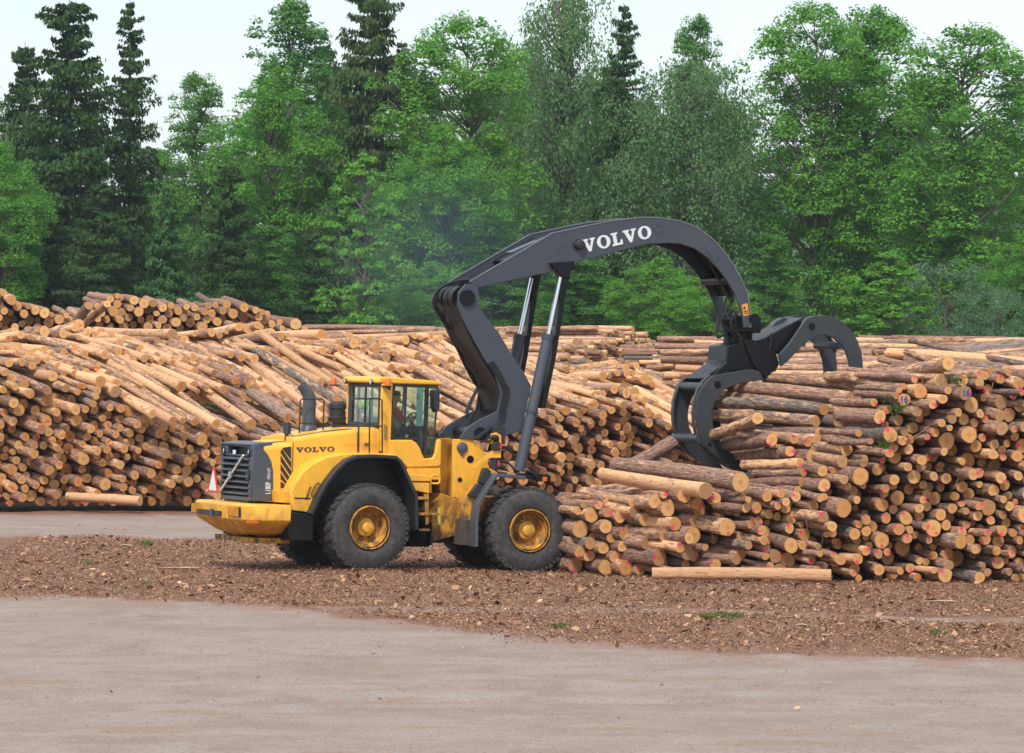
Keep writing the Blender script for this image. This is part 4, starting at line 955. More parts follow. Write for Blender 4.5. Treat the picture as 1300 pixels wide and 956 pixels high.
mb.prism(tr(10, [(215, 490), (247, 490), (247, 860), (230, 860), (228, 700)], -1.25), -1.27, -1.23); mb.prism(tr(10, [(155, 470), (172, 470), (178, 760), (165, 760)], -1.25), -1.0, -.96); part(mb, 'access_ladder', 'yellow_dirty', bevel=.005)
mb = MB(); mb.prism(tr(10, [(120, 765), (225, 762), (228, 850), (122, 858)], -1.2), -1.25, -.8); part(mb, 'lower_step_box', 'yellow_dirty', bevel=.01)
mb = MB(); mb.prism(tr(10, [(100, 740), (118, 760), (122, 862), (262, 850), (262, 690), (246, 690), (246, 866), (100, 866)], -1.22), -1.28, -.8); part(mb, 'step_surround', 'black', bevel=.01)
mb = MB(); yy = -1.0; mb.tube([(x, yy, z) for x, z in tr(10, [(262, 480), (262, 370), (275, 356), (315, 356), (328, 370), (326, 405), (312, 416), (265, 414)], yy)], .022, 8); part(mb, 'grab_handle', 'yellow', bevel=0)
mb = MB(); yy = -1.28; mb.tube([(x, yy, z) for x, z in tr(12, [(430, 570), (424, 545), (455, 480), (470, 467), (488, 480)], yy)], .014, 8); mb.tube([(x, yy+.04, z) for x, z in tr(12, [(300, 575), (415, 577)], yy+.04)], .014, 8); part(mb, 'grab_handle', 'plastic', bevel=0)
mb = MB(); mb.prism(tr(12, [(320, 520), (335, 490), (345, 492), (330, 524)], -1.14), -1.16, -1.12); mb.prism(tr(12, [(372, 585), (405, 490), (422, 495), (388, 590)], -1.2), -1.24, -1.18); part(mb, 'rubber_strap', 'plastic', bevel=0)
mb = MB(); mb.box((-.9, -.7, .55), (.9, .7, 1.2)); mb.tube([(.0, 0, .5), (0, 0, 1.9)], .22, 20); part(mb, 'centre_joint', 'black', bevel=.02)

# --- front frame
ff = tr(10, [(419, 98), (545, 100), (600, 140), (650, 205), (690, 275), (712, 335), (640, 420), (540, 470), (492, 545), (440, 515), (415, 512)], -.62, 'f')
mb = MB(); mb.prism(ff, -.62, -.56); frame_f = part(mb, 'front_frame', 'yellow', 'f', bevel=.012)
mb = MB(); mb.prism(ff, .56, .62); mb.box((.5, -.56, .6), (2.1, .56, 1.5)); mb.box((.42, -.56, 1.5), (.50, .56, 2.55)); part(mb, 'front_frame_core', 'yellow_dirty', 'f', parent=frame_f, bevel=.01)
for (a, b, r_) in ((545, 242, .078), (471, 388, .05)):
    q = tr(10, [(a, b)], -.62, 'f')[0]; mb = MB(); mb.lathe([(-.004, r_), (-.012, r_*.9), (-.012, 0)], 24, (q[0], -.62, q[1])); part(mb, 'frame_opening', 'black', 'f', parent=frame_f, bevel=0)
q = tr(10, [(487, 160)], -.62, 'f')[0]; mb = MB(); mb.lathe([(-.06, .0), (-.06, .06), (-.04, .11), (0, .12)], 24, (q[0], -.62, q[1])); mb.prism([(q[0]-.06, q[1]-.09), (q[0]+.06, q[1]-.09), (q[0]+.02, q[1]-.17), (q[0]-.02, q[1]-.17)], -.66, -.62); part(mb, 'pivot_cap', 'grey', 'f', parent=frame_f, bevel=.008)
# front fender: black band, worn yellow inner panel, black step pads
fl = tr(5, [(375, 950), (430, 860), (500, 745), (530, 700), (555, 690), (700, 700), (800, 715)], -1.40, 'f')
fl2 = tr(2, [(486, 800), (486, 700)], -1.40, 'f')
band = [fl2[0], fl2[1]]+fl
mb = MB(); mb.strip(band, -1.44, -.90, .07); part(mb, 'fender', 'grey', 'f', bevel=.01)
mb = MB(); mb.strip(band, .90, 1.44, .07); part(mb, 'fender', 'grey', 'f', bevel=.01)
mb = MB(); mb.prism(tr(2, [(430, 608), (468, 560), (556, 462), (585, 478), (545, 540), (498, 620), (486, 650), (486, 690), (425, 680)], -1.1, 'f'), -1.12, -.85); part(mb, 'fender_panel', 'yellow_dirty', 'f', bevel=.01)
mb = MB(); mb.prism(tr(2, [(424, 680), (484, 690), (486, 796), (412, 790)], -1.1, 'f'), -1.13, -.85); part(mb, 'mud_guard', paint('rusty_mud_guard', (.10, .065, .045), .6, .8, (.05, .04, .035)), 'f', bevel=.01)
for pts in ([(428, 643), (460, 640), (498, 672), (480, 715), (435, 790), (385, 765)], [(375, 775), (430, 795), (372, 905), (298, 880)]):
    q = tr(5, pts, -1.16, 'f'); mb = MB(); mb.prism(q, -1.22, -1.10); part(mb, 'step_pad', 'plastic', 'f', bevel=.015)
# lamp bracket with work lamp, orange marker
mb = MB(); mb.prism(tr(5, [(335, 640), (350, 660), (490, 555), (585, 555), (585, 492), (500, 492), (480, 515)], -.95, 'f'), -.97, -.93); mb.prism(tr(5, [(468, 490), (500, 495), (500, 345), (545, 335), (585, 360), (590, 500), (575, 500), (570, 375), (520, 360), (515, 425), (480, 440)], -.95, 'f'), -.97, -.93); part(mb, 'lamp_bracket', 'yellow', 'f', bevel=.004)
q = tr(5, [(540, 378)], -.95, 'f')[0]; mb = MB(); mb.lathe([(-.10, .055), (-.09, .07), (.05, .065), (.08, .03)], 18, (q[0], -.93, q[1]), 'x'); o = part(mb, 'work_light', 'plastic', 'f', bevel=0)
q2 = tr(5, [(545, 455)], -.95, 'f')[0]; mb = MB(); mb.box((q2[0]-.09, -1.02, q2[1]-.08), (q2[0]+.08, -.90, q2[1]+.08)); mb.box((q2[0]-.06, -.93, q2[1]+.05), (q2[0]+.2, -.80, q2[1]+.4)); mb.tube([(q2[0]-.02, -.9, q2[1]-.75), (q2[0], -.9, q2[1]-.1)], .07, 12); part(mb, 'marker_lamp', 'plastic', 'f', bevel=.01)
for a, b in ((565, 605), (583, 452)):
    q3 = tr(5, [(a, b)], -1.0, 'f')[0]; mb = MB(); mb.box((q3[0]-.03, -1.04, q3[1]-.045), (q3[0]+.02, -1.03, q3[1]+.045)); part(mb, 'reflector', 'red', 'f', bevel=0)
# bracket of small parts behind the near cylinder foot
mb = MB(); mb.prism(tr(5, [(790, 690), (900, 690), (1010, 705), (1015, 765), (930, 760), (860, 735), (790, 730)], -1.0, 'f'), -1.05, -.5); mb.tube([(x, -1.05, z) for x, z in tr(5, [(800, 672), (860, 690), (910, 760)], -1.05, 'f')], .04, 8); part(mb, 'fender_bracket', 'black', 'f', bevel=.008)
q = tr(5, [(965, 738)], -1.06, 'f')[0]; mb = MB(); mb.box((q[0]-.045, -1.08, q[1]-.045), (q[0]+.045, -1.055, q[1]+.045)); part(mb, 'marker_lens', 'orange', 'f', bevel=0)

# --- lift arm (lower, leaning) : near plate, far plate, closed back
YP = .66
t6 = lambda pts, y=-YP: tr(6, pts, y, 'f')
arm = t6([(255, 128), (320, 128), (322, 232), (360, 300), (430, 385), (492, 490), (560, 590), (600, 665), (548, 903), (445, 930), (330, 955), (225, 938), (262, 885), (330, 842), (422, 797), (440, 700), (408, 605), (365, 545), (300, 430), (232, 300), (212, 235), (215, 170)])
lift = empty('lift_arm', (0, 0, 0), 0, loader)
mb = MB(); mb.prism(arm, -YP, -YP+.05); part(mb, 'arm_side_plate', 'boom', 'f', lift, .006)
mb = MB(); mb.prism(arm, YP-.05, YP); part(mb, 'arm_side_plate', 'boom', 'f', lift, .006)
core = t6([(245, 160), (300, 160), (300, 240), (345, 320), (420, 410), (470, 500), (520, 600), (500, 760), (440, 800), (430, 690), (400, 620), (350, 545), (285, 430), (222, 300), (205, 230), (215, 180)])
core = [(x+.03, z) for x, z in core]
mb = MB(); mb.prism(core, -YP+.05, YP-.05); part(mb, 'arm_box', 'black', 'f', lift, .01)
top = t6([(262, 150)])[0]; pivot = t6([(262, 200)])[0]
mb = MB(); mb.tube([(pivot[0], -YP-.05, pivot[1]), (pivot[0], YP+.05, pivot[1])], .16, 24); part(mb, 'elbow_pin', 'black', 'f', lift, 0)
for yk in (-.36, -.05, .30):
    mb = MB(); mb.lathe([(-.13, .20), (-.13, .24), (.13, .24), (.13, .20)], 28, (pivot[0]-.03, yk, pivot[1])); part(mb, 'elbow_collar', 'black', 'f', lift, .01)
mb = MB(); foot = t6([(330, 915)])[0]; mb.tube([(foot[0], -YP-.03, foot[1]), (foot[0], YP+.03, foot[1])], .13, 20); part(mb, 'foot_pin', 'black', 'f', lift, 0)

# --- boom: side plates, recessed top plate, cross tubes
boom = empty('boom', (0, 0, 0), 0, loader)
outl = tr(3, [(278, 357), (480, 238), (665, 130), (800, 100), (940, 72)], -YP, 'f')+tr(7, [(-150, -22), (-60, -20), (0, -10), (60, 0), (130, 25), (180, 55), (240, 100), (300, 165), (360, 250), (405, 335), (432, 400), (446, 480), (450, 590)], -YP, 'f')
inl = tr(7, [(408, 590), (400, 520), (385, 465), (355, 395), (320, 335), (270, 268), (210, 203), (140, 155), (60, 128), (0, 125)], -YP, 'f')+tr(3, [(1103, 183), (1010, 208), (920, 232), (800, 262), (760, 285), (740, 298), (700, 300), (640, 318), (430, 362), (330, 384), (300, 378)], -YP, 'f')
mb = MB(); mb.prism(outl+inl, -YP, -YP+.05); near_plate = part(mb, 'boom_side_plate', 'boom', 'f', boom, .008)
mb = MB(); mb.prism(outl+inl, YP-.05, YP); part(mb, 'boom_side_plate', 'boom', 'f', boom, .008)
def inset(line, d):
    out = []
    for i, p in enumerate(line):
        a = Vector(line[max(i-1, 0)]); b = Vector(line[min(i+1, len(line)-1)]); t = (b-a).normalized(); out.append((p[0]+t.y*d, p[1]-t.x*d))
    return out
e1 = inset(outl[1:-2], .10); e2 = inset(outl[1:-2], .13)
mb = MB(); mb.prism(e1+e2[::-1], -YP+.05, YP-.05); part(mb, 'boom_top_plate', 'black', 'f', boom, 0)
mb = MB(); mb.strip(outl, -YP-.012, -YP, .022); mb.strip(outl, YP-.062, YP-.05, .022); part(mb, 'edge_weld', 'edge', 'f', boom, 0)
# inner lower web for the straight stretch, keeps the arch open
w1 = tr(3, [(330, 372), (640, 305), (900, 225)], -YP, 'f'); mb = MB(); mb.prism(w1+[(x, z+.04) for x, z in w1[::-1]], -YP+.05, YP-.05); part(mb, 'boom_lower_plate', 'black', 'f', boom, 0)
for (zz, a, b, r_) in ((3, 708, 208, .13), (7, 120, 90, .10), (7, 330, 330, .09)):
    q = tr(zz, [(a, b)], -YP, 'f')[0]; mb = MB(); mb.tube([(q[0], -YP+.02, q[1]), (q[0], YP-.02, q[1])], r_, 18); part(mb, 'cross_tube', 'black', 'f', boom, 0)
for a, b, zz, r_ in ((708, 208, 3, .10), (97, 82, 4, .10)):
    q = tr(zz, [(a, b)], -YP, 'f')[0]; mb = MB(); mb.lathe([(0, r_), (-.012, r_), (-.012, r_*.86), (0, r_*.86)], 32, (q[0], -YP, q[1]), cap=False); part(mb, 'round_cover', 'grey', 'f', boom, 0)
q = tr(7, [(200, 160), (228, 130), (245, 132), (288, 192), (280, 210), (258, 226), (240, 222)], -YP, 'f'); cxm = sum(p[0] for p in q)/7; czm = sum(p[1] for p in q)/7
mb = MB(); mb.prism(q, -YP-.010, -YP); o = part(mb, 'access_cover', 'grey', 'f', boom, 0)
mb = MB(); mb.prism([(cxm+(x-cxm)*.86, czm+(z-czm)*.86) for x, z in q], -YP-.016, -YP-.0105); part(mb, 'cover_plate', 'boom', 'f', o, 0)
q = tr(3, [(790, 185)], -YP, 'f')[0]; mb = MB(); mb.lathe([(-.13, .05), (-.11, .10), (0, .12)], 8, (q[0], -YP, q[1])); mb.box((q[0]-.13, -YP-.08, q[1]-.05), (q[0]+.12, -YP, q[1]+.04)); part(mb, 'boom_lamp', 'plastic', 'f', boom, .01)
mb = MB(); mb.prism(tr(7, [(398, 465), (430, 455), (438, 520), (408, 528)], -YP, 'f'), -YP-.006, -YP); d_ = part(mb, 'warning_decal', plain('orange_decal', (.80, .33, .02), .5), 'f', boom, 0)
mb = MB(); mb.prism(tr(7, [(404, 490), (412, 470), (420, 488)], -YP, 'f'), -YP-.010, -YP-.0065); mb.prism(tr(7, [(408, 500), (432, 494), (433, 500), (409, 506)], -YP, 'f'), -YP-.010, -YP-.0065); mb.prism(tr(7, [(410, 512), (432, 506), (432, 511), (411, 517)], -YP, 'f'), -YP-.010, -YP-.0065); part(mb, 'decal_print', 'plastic', 'f', d_, 0)
a, b = tr(0, [(741, 321), (828, 301.5)], -YP, 'f'); mb = word('VOLVO', a, b, .265, -YP-.003, .008); part(mb, 'lettering', 'white', 'f', boom, 0, smooth=0)
# step on the top plate
mb = MB(); q = tr(3, [(470, 222), (600, 165), (606, 170), (480, 228)], -.2, 'f'); mb.prism(q, -.25, .1); part(mb, 'boom_step', 'grey', 'f', boom, 0)

# --- hydraulic cylinders under the boom
def cylinder(yc, off=0):
    hc = empty('lift_cylinder', (0, 0, 0), 0, loader)
    P = tr(6, [(762, 60), (738, 118), (692, 392), (690, 395), (655, 560), (598, 860), (536, 1112)], -.74, 'f')
    V3 = lambda p: (p[0], yc, p[1])
    mb = MB(); mb.tube([V3(P[0]), V3(P[2])], .052, 20); part(mb, 'piston_rod', 'chrome', 'f', hc, 0)
    mb = MB(); mb.tube([V3(P[3]), V3(P[6])], .115, 24); part(mb, 'cylinder_barrel', 'grey', 'f', hc, 0)
    d = (Vector(P[6])-Vector(P[3])).normalized()
    mb = MB()
    for t, r_, w_ in ((.0, .13, .10), (1.58, .132, .06)):
        mb = MB(); c = Vector(P[3])+d*t; mb.tube([V3(c), V3(c+d*w_)], r_, 24); part(mb, 'cylinder_collar', 'boom', 'f', hc, 0)
    # slim guard plate running along the front of the cylinder
    G = tr(6, [(770, 55), (800, 60), (780, 150), (722, 520), (668, 782), (642, 782), (700, 520), (742, 230), (752, 130)], -.74, 'f')
    mb = MB(); mb.prism(G, yc-.09, yc+.09); part(mb, 'cylinder_guard', 'black', 'f', hc, .01)
    mb = MB(); mb.tube([(P[0][0], yc-.12, P[0][1]), (P[0][0], yc+.12, P[0][1])], .13, 20); mb.prism([(P[0][0]-.28, P[0][1]+.16), (P[0][0]+.26, P[0][1]+.22), (P[0][0]+.13, P[0][1]-.10), (P[0][0]-.10, P[0][1]-.08)], yc-.06, yc+.06); part(mb, 'cylinder_eye', 'black', 'f', hc, .008)
cylinder(-.74); cylinder(.86)
# hoses: bundles down the back of the arm, loops near the foot and at the grapple head
def hose(pts, zz, y, r_=.018, fr='f', parent=lift, wob=0):
    P = [Vector((x, y+(k % 2)*wob, z)) for k, (x, z) in enumerate(tr(zz, pts, y, fr))]
    # Catmull-Rom smoothing
    out = []
    for i in range(len(P)-1):
        p0, p1, p2, p3 = P[max(i-1, 0)], P[i], P[i+1], P[min(i+2, len(P)-1)]
        for t in (0, .25, .5, .75): out.append(.5*((2*p1)+(p2-p0)*t+(2*p0-5*p1+4*p2-p3)*t*t+(3*p1-p0-3*p2+p3)*t**3))
    out.append(P[-1]); mb = MB(); mb.tube(out, r_, 8); return part(mb, 'hydraulic_hose', 'hose', fr, parent, 0)
for k in range(4):
    hose([(372+k*9, 545-k*3), (410+k*8, 590), (440+k*8, 650), (455+k*9, 690), (440+k*8, 780), (425+k*8, 850), (350+k*6, 905), (290+k*10, 945)], 6, -YP-.03)
for k in range(3):
    hose([(150, 340+k*4), (200+k*5, 450), (250+k*5, 560), (300+k*6, 650), (318-k*4, 680), (290-k*5, 740), (262-k*6, 810)], 6, .35+.1*k, .02)
    hose([(300, 105+k*4), (220, 108+k*7), (140-k*4, 135+k*8), (95+k*6, 175), (82+k*8, 230), (110+k*8, 290), (165+k*5, 370)], 6, .1+.14*k, .022)
hose([(340, 300), (325, 380), (312, 440), (285, 520), (268, 580), (262, 640), (285, 640), (320, 600)], 7, -.1, .02, parent=boom)
for k in range(6):
    hose([(225+k*8, 250), (260+k*8, 310), (300+k*7, 380), (335+k*3, 450), (310-k*8, 500+k*6), (285+k*9, 560+k*4), (330+k*6, 610)], 7, -.45+.09*k, .02, parent=boom)
for pts in ([(590, 455), (640, 465), (680, 500), (700, 540), (725, 560)], [(600, 590), (650, 600), (690, 640), (710, 690)], [(585, 470), (640, 480), (690, 520), (730, 548)], [(480, 590), (500, 640), (560, 680), (640, 690)]):
    hose(pts, 5, -.7, .02)
hose([(560, 620), (555, 690), (540, 740), (548, 800)], 7, -.5, .02, parent=boom)

# --- grapple
gr = empty('log_grapple', (0, 0, 0), 0, loader)
YG = .68
t7 = lambda pts, y=-YG: tr(7, pts, y, 'f'); t8 = lambda pts, y=-YG: tr(8, pts, y, 'f')
L_out = t8([(690, 222), (655, 165), (600, 152), (480, 172), (400, 186), (345, 198), (300, 235), (262, 295), (240, 370), (233, 450), (238, 520), (252, 590), (282, 660), (330, 715), (390, 760), (450, 800), (520, 832), (572, 852), (584, 838)])
L_in = t8([(560, 800), (520, 752), (470, 715), (415, 665), (375, 605), (350, 545), (342, 480), (346, 425), (362, 370), (390, 320), (430, 285), (490, 262), (560, 243), (625, 235)])
R_out = t7([(618, 806), (605, 740), (660, 678), (690, 635), (722, 588), (740, 560), (762, 538), (800, 526), (840, 522), (890, 527), (930, 542), (970, 570), (1010, 615), (1040, 665), (1060, 725), (1068, 790), (1068, 900), (1050, 960)])
R_in = t7([(1010, 960), (1002, 900), (999, 840), (993, 780), (975, 722), (945, 680), (905, 648), (860, 632), (815, 636), (770, 662), (725, 700), (680, 748), (650, 780)])
for nm, ol in (('left', L_out+L_in), ('right', R_out+R_in)):
    arm_ = empty('claw', (0, 0, 0), 0, loader) if False else None
    for y0, y1 in ((-YG, -YG+.09), (YG-.09, YG)):
        mb = MB(); mb.prism(ol, y0, y1); part(mb, 'claw_plate', 'claw', 'f', gr, .012)
# stiffening flanges on the back edge of each claw
fl_ = L_out[5:]; mb = MB(); mb.strip(fl_, YG-.20, YG-.09, .03); mb.strip(fl_, -YG+.09, -YG+.2, .03); part(mb, 'claw_flange', 'claw', 'f', gr, 0)
fl_ = R_out[5:15]; mb = MB(); mb.strip(fl_, -YG+.09, -YG+.16, .03); mb.strip(fl_, YG-.16, YG-.09, .03); part(mb, 'claw_flange', 'claw', 'f', gr, 0)
# cross tubes
for zz, a, b, r_ in ((8, 300, 275, .10), (8, 262, 622, .10), (7, 800, 575, .09), (7, 960, 690, .08)):
    q = (t8 if zz == 8 else t7)([(a, b)])[0]; mb = MB(); mb.tube([(q[0], -YG+.02, q[1]), (q[0], YG-.02, q[1])], r_, 20); part(mb, 'claw_cross_tube', 'claw', 'f', gr, 0)
for zz, a, b in ((8, 377, 255), (7, 785, 583), (8, 322, 658)):
    q = (t8 if zz == 8 else t7)([(a, b)])[0]; mb = MB(); mb.lathe([(-.02, 0), (-.02, .07 if a != 322 else .03), (0, .075 if a != 322 else .03)], 20, (q[0], -YG, q[1])); part(mb, 'claw_pin', 'black', 'f', gr, 0)
# cylinder inside the left claw, black arms from hub to claws
P = t8([(345, 230), (335, 340), (395, 570)], 0); mb = MB(); mb.tube([(P[0][0], 0, P[0][1]), (P[2][0]-.1, 0, P[2][1]-.1)], .06, 14); part(mb, 'claw_rod', 'boom', 'f', gr, 0)
mb = MB(); mb.tube([(P[1][0], 0, P[1][1]), (P[2][0]-.1, 0, P[2][1])], .12, 20); mb.box((P[1][0]-.10, -.12, P[1][1]-.05), (P[1][0]+.12, .12, P[1][1]+.05)); part(mb, 'claw_cylinder', 'black', 'f', gr, 0)
hub = t7([(425, 660), (470, 655), (600, 730), (620, 790), (600, 830), (520, 862), (500, 840), (455, 750)])
for y0 in (-.56, .50):
    mb = MB(); mb.prism(hub, y0, y0+.06); part(mb, 'grapple_hub', 'black', 'f', gr, .01)
hc = t7([(300, 690), (440, 660), (480, 680), (540, 850), (330, 830), (250, 880), (200, 870), (290, 780)], -.3); mb = MB(); mb.prism(hc, -.50, .50); part(mb, 'hub_core', 'black', 'f', gr, .03)
# arms running from the hub to the claws
ra = t7([(470, 665), (610, 590), (720, 535), (745, 540), (715, 590), (650, 690), (600, 740), (520, 720)], -.3); mb = MB(); mb.prism(ra, -.46, .46); part(mb, 'claw_arm', 'black', 'f', gr, .03)
rb = t7([(535, 625), (575, 560), (620, 535), (700, 533), (690, 560), (600, 600)], .3); mb = MB(); mb.prism([(x, z) for x, z in rb], .28, .48); part(mb, 'claw_arm_cap', 'boom', 'f', gr, .02)
la = t8([(255, 215), (400, 110), (470, 60), (560, 60), (650, 150), (600, 170), (480, 180), (350, 215), (300, 250)], -.3); mb = MB(); mb.prism(la, -.46, .46); part(mb, 'claw_arm', 'black', 'f', gr, .02)
# rotator and hanger between boom end and hub
q = t7([(380, 560), (380, 700)], 0)
mb = MB(); mb.lathe([(-.62, .34), (-.40, .38), (-.34, .30), (-.05, .30), (.0, .38), (.12, .36), (.16, .2)], 28, (q[0][0], 0, q[0][1]-.08), 'z'); mb.box((q[0][0]-.30, -.5, q[0][1]-.22), (q[0][0]+.30, .5, q[0][1]+.12)); part(mb, 'rotator', 'black', 'f', gr, .02)
mb = MB(); mb.tube([(q[0][0]+.06, -YP-.03, q[0][1]+.06), (q[0][0]+.06, YP+.03, q[0][1]+.06)], .12, 20); part(mb, 'boom_tip_pin', 'black', 'f', gr, 0)
rg_ = np.random.default_rng(3)
for k in range(9):
    x0 = 290+rg_.uniform(0, 90); y0 = 480+rg_.uniform(0, 60)
    hose([(x0, y0), (x0+rg_.uniform(-50, 30), y0+50), (x0+rg_.uniform(-40, 60), y0+110), (x0+rg_.uniform(0, 60), y0+190)], 7, rg_.uniform(-.6, .3), .022, parent=gr)

# ------------------------------------------------------------------ the driver, seated in the cab, seen in profile
def local_pt(x, y, z): return loader_m @ Vector((x, y, z))
loader_m = Matrix.Translation(ROOT) @ A_r
hd_ = tr(9, [(585, 262)], 0)[0]; drv_m = loader_m @ Matrix.Translation((hd_[0]-.045, 0.0, hd_[1]-.78))
def skin_mesh(name, joints, edges, mat, m4, parent=None, lv=2):
    me = bpy.data.meshes.new(name); me.from_pydata([j[0] for j in joints], edges, []); o = bpy.data.objects.new(name, me); C.objects.link(o)
    md_ = o.modifiers.new('skin', 'SKIN'); md_.use_smooth_shade = True
    for v, j in zip(me.skin_vertices[0].data, joints): v.radius = j[1] if isinstance(j[1], tuple) else (j[1], j[1])
    me.skin_vertices[0].data[0].use_root = True
    o.modifiers.new('sub', 'SUBSURF').levels = lv; o.modifiers['sub'].render_levels = lv
    dg = bpy.context.evaluated_depsgraph_get(); me2 = bpy.data.meshes.new_from_object(o.evaluated_get(dg)); o.modifiers.clear(); o.data = me2
    me2.materials.clear(); me2.materials.append(mat); o.matrix_world = m4
    for p in me2.polygons: p.use_smooth = True
    if parent: o.parent = parent; o.matrix_parent_inverse = parent.matrix_world.inverted()
    return o
# joints: pelvis at the origin, x forward
J = [((0, 0, .08), (.15, .13)), ((-.02, 0, .30), (.13, .16)), ((-.01, 0, .46), (.11, .17)), ((.01, 0, .57), .055), ((.03, 0, .66), .058), ((.045, 0, .73), .092), ((.045, 0, .80), .085),
     ((0, -.19, .48), .06), ((.10, -.25, .26), .045), ((.30, -.17, .30), .036), ((.37, -.14, .33), .035),
     ((0, .19, .48), .06), ((.10, .25, .26), .045), ((.30, .17, .30), .036), ((.37, .14, .33), .035),
     ((.12, -.10, .06), .09), ((.46, -.13, .10), .065), ((.52, -.13, -.28), .048), ((.60, -.13, -.32), .04),
     ((.12, .10, .06), .09), ((.46, .13, .10), .065), ((.52, .13, -.28), .048), ((.60, .13, -.32), .04)]
Ed = [(0, 1), (1, 2), (2, 3), (3, 4), (4, 5), (5, 6), (2, 7), (7, 8), (8, 9), (9, 10), (2, 11), (11, 12), (12, 13), (13, 14), (0, 15), (15, 16), (16, 17), (17, 18), (0, 19), (19, 20), (20, 21), (21, 22)]
driver = skin_mesh('person', J, Ed, M['skin'], drv_m)
tag(driver, 'driver in a red top and dark cap seated at the steering wheel inside the cab', 'person')
Jt = [((0, 0, .18), (.155, .165)), ((-.02, 0, .32), (.14, .17)), ((-.01, 0, .47), (.12, .18)), ((.01, 0, .54), .065), ((0, -.20, .48), .072), ((.09, -.26, .28), .056), ((0, .20, .48), .072), ((.09, .26, .28), .056)]
skin_mesh('red_top', Jt, [(0, 1), (1, 2), (2, 3), (2, 4), (4, 5), (2, 6), (6, 7)], M['red_cloth'], drv_m, driver)
Jp = [((0, 0, .07), (.165, .15)), ((.12, -.10, .06), .098), ((.46, -.13, .10), .074), ((.52, -.13, -.25), .058), ((.12, .10, .06), .098), ((.46, .13, .10), .074), ((.52, .13, -.25), .058)]
skin_mesh('trousers', Jp, [(0, 1), (1, 2), (2, 3), (0, 4), (4, 5), (5, 6)], M['navy_cloth'], drv_m, driver)
mb = MB(); mb.lathe([(.0, .102), (.05, .10), (.09, .07), (.105, 0)], 20, (.045, 0, .775), 'z'); mb.prism([(.10, .775), (.21, .765), (.21, .775), (.10, .795)], -.07, .07); o = mb.build('cap', M['navy_cloth'], driver)
mb = MB(); mb.lathe([(-.03, .0), (-.03, .014), (0, .018)], 8, (.125, 0, .735), 'x')
mb.prism([(.125, .70), (.155, .715), (.135, .75), (.125, .75)], -.014, .014); mb.build('nose', M['skin'], driver)
for s_ in (-1, 1):
    for k in range(5):
        mb = MB(); y0 = s_*(.14-.022*k) if k < 4 else s_*.12; z0 = .345 if k < 4 else .36
        mb.tube([(.37, y0, z0-.01), (.405, y0-s_*.008, z0+.012), (.425, y0-s_*.012, z0-.006), (.415, y0-s_*.012, z0-.028)], [.011, .010, .009, .008], 8); mb.build('finger' if k < 4 else 'thumb', M['skin'], driver, bevel=0)
# hard hat hanging behind the rear window
hp = loader_m @ Vector((xc0+.16, .27, (zdeck+zr)/2))
mb = MB(); mb.lathe([(0, .155), (.02, .15), (.025, .128), (.07, .12), (.12, .085), (.14, 0)], 24, (0, 0, 0), 'x'); hh = mb.build('hard_hat', M['hivis']); hh.location = hp; hh.rotation_euler = (0, R(180), YAW)
tag(hh, 'yellow-green hard hat hanging inside the rear window of the cab', 'hard hat')

# ------------------------------------------------------------------ trees
def leaf_quads(P, N, size, asp, rg, lc1, droop=0.0, along=None):
    """rhombic leaves: P centres, N facing directions"""
    n = len(P); N = N/np.linalg.norm(N, axis=1)[:, None]
    T = rg.normal(0, 1, (n, 3)) if along is None else along+rg.normal(0, .35, (n, 3))
    T = T-(T*N).sum(1)[:, None]*N; T /= np.linalg.norm(T, axis=1)[:, None]; B = np.cross(N, T)
    s = size*rg.uniform(.6, 1.35, n); a = T*(s/2)[:, None]; b = B*(s*asp/2)[:, None]
    V = np.stack([P-a, P+b-a*.1, P+a, P-b-a*.1], 1).reshape(-1, 3)
    at = np.zeros((n*4, 3)); at[:, 0] = np.repeat(rg.random(n), 4); at[:, 1] = np.repeat(lc1, 4)
    return V, at
def tree_obj(label_cat, name, crown, trunk, loc, scale, rz, label, group=None):
    t = empty(name, loc, rz); t.scale = scale; tag(t, label, label_cat, group)
    for nm, me in (('crown', crown), ('trunk', trunk)):
        o = bpy.data.objects.new(nm, me); C.objects.link(o); o.parent = t
    return t
def limb_mesh(paths):
    mb = MB()
    for p, r_ in paths: mb.tube(p, r_, 8)
    me = bpy.data.meshes.new('trunk'); mb.bm.to_mesh(me); mb.bm.free(); me.materials.append(M['trunk'])
    for p in me.polygons: p.use_smooth = True
    return me
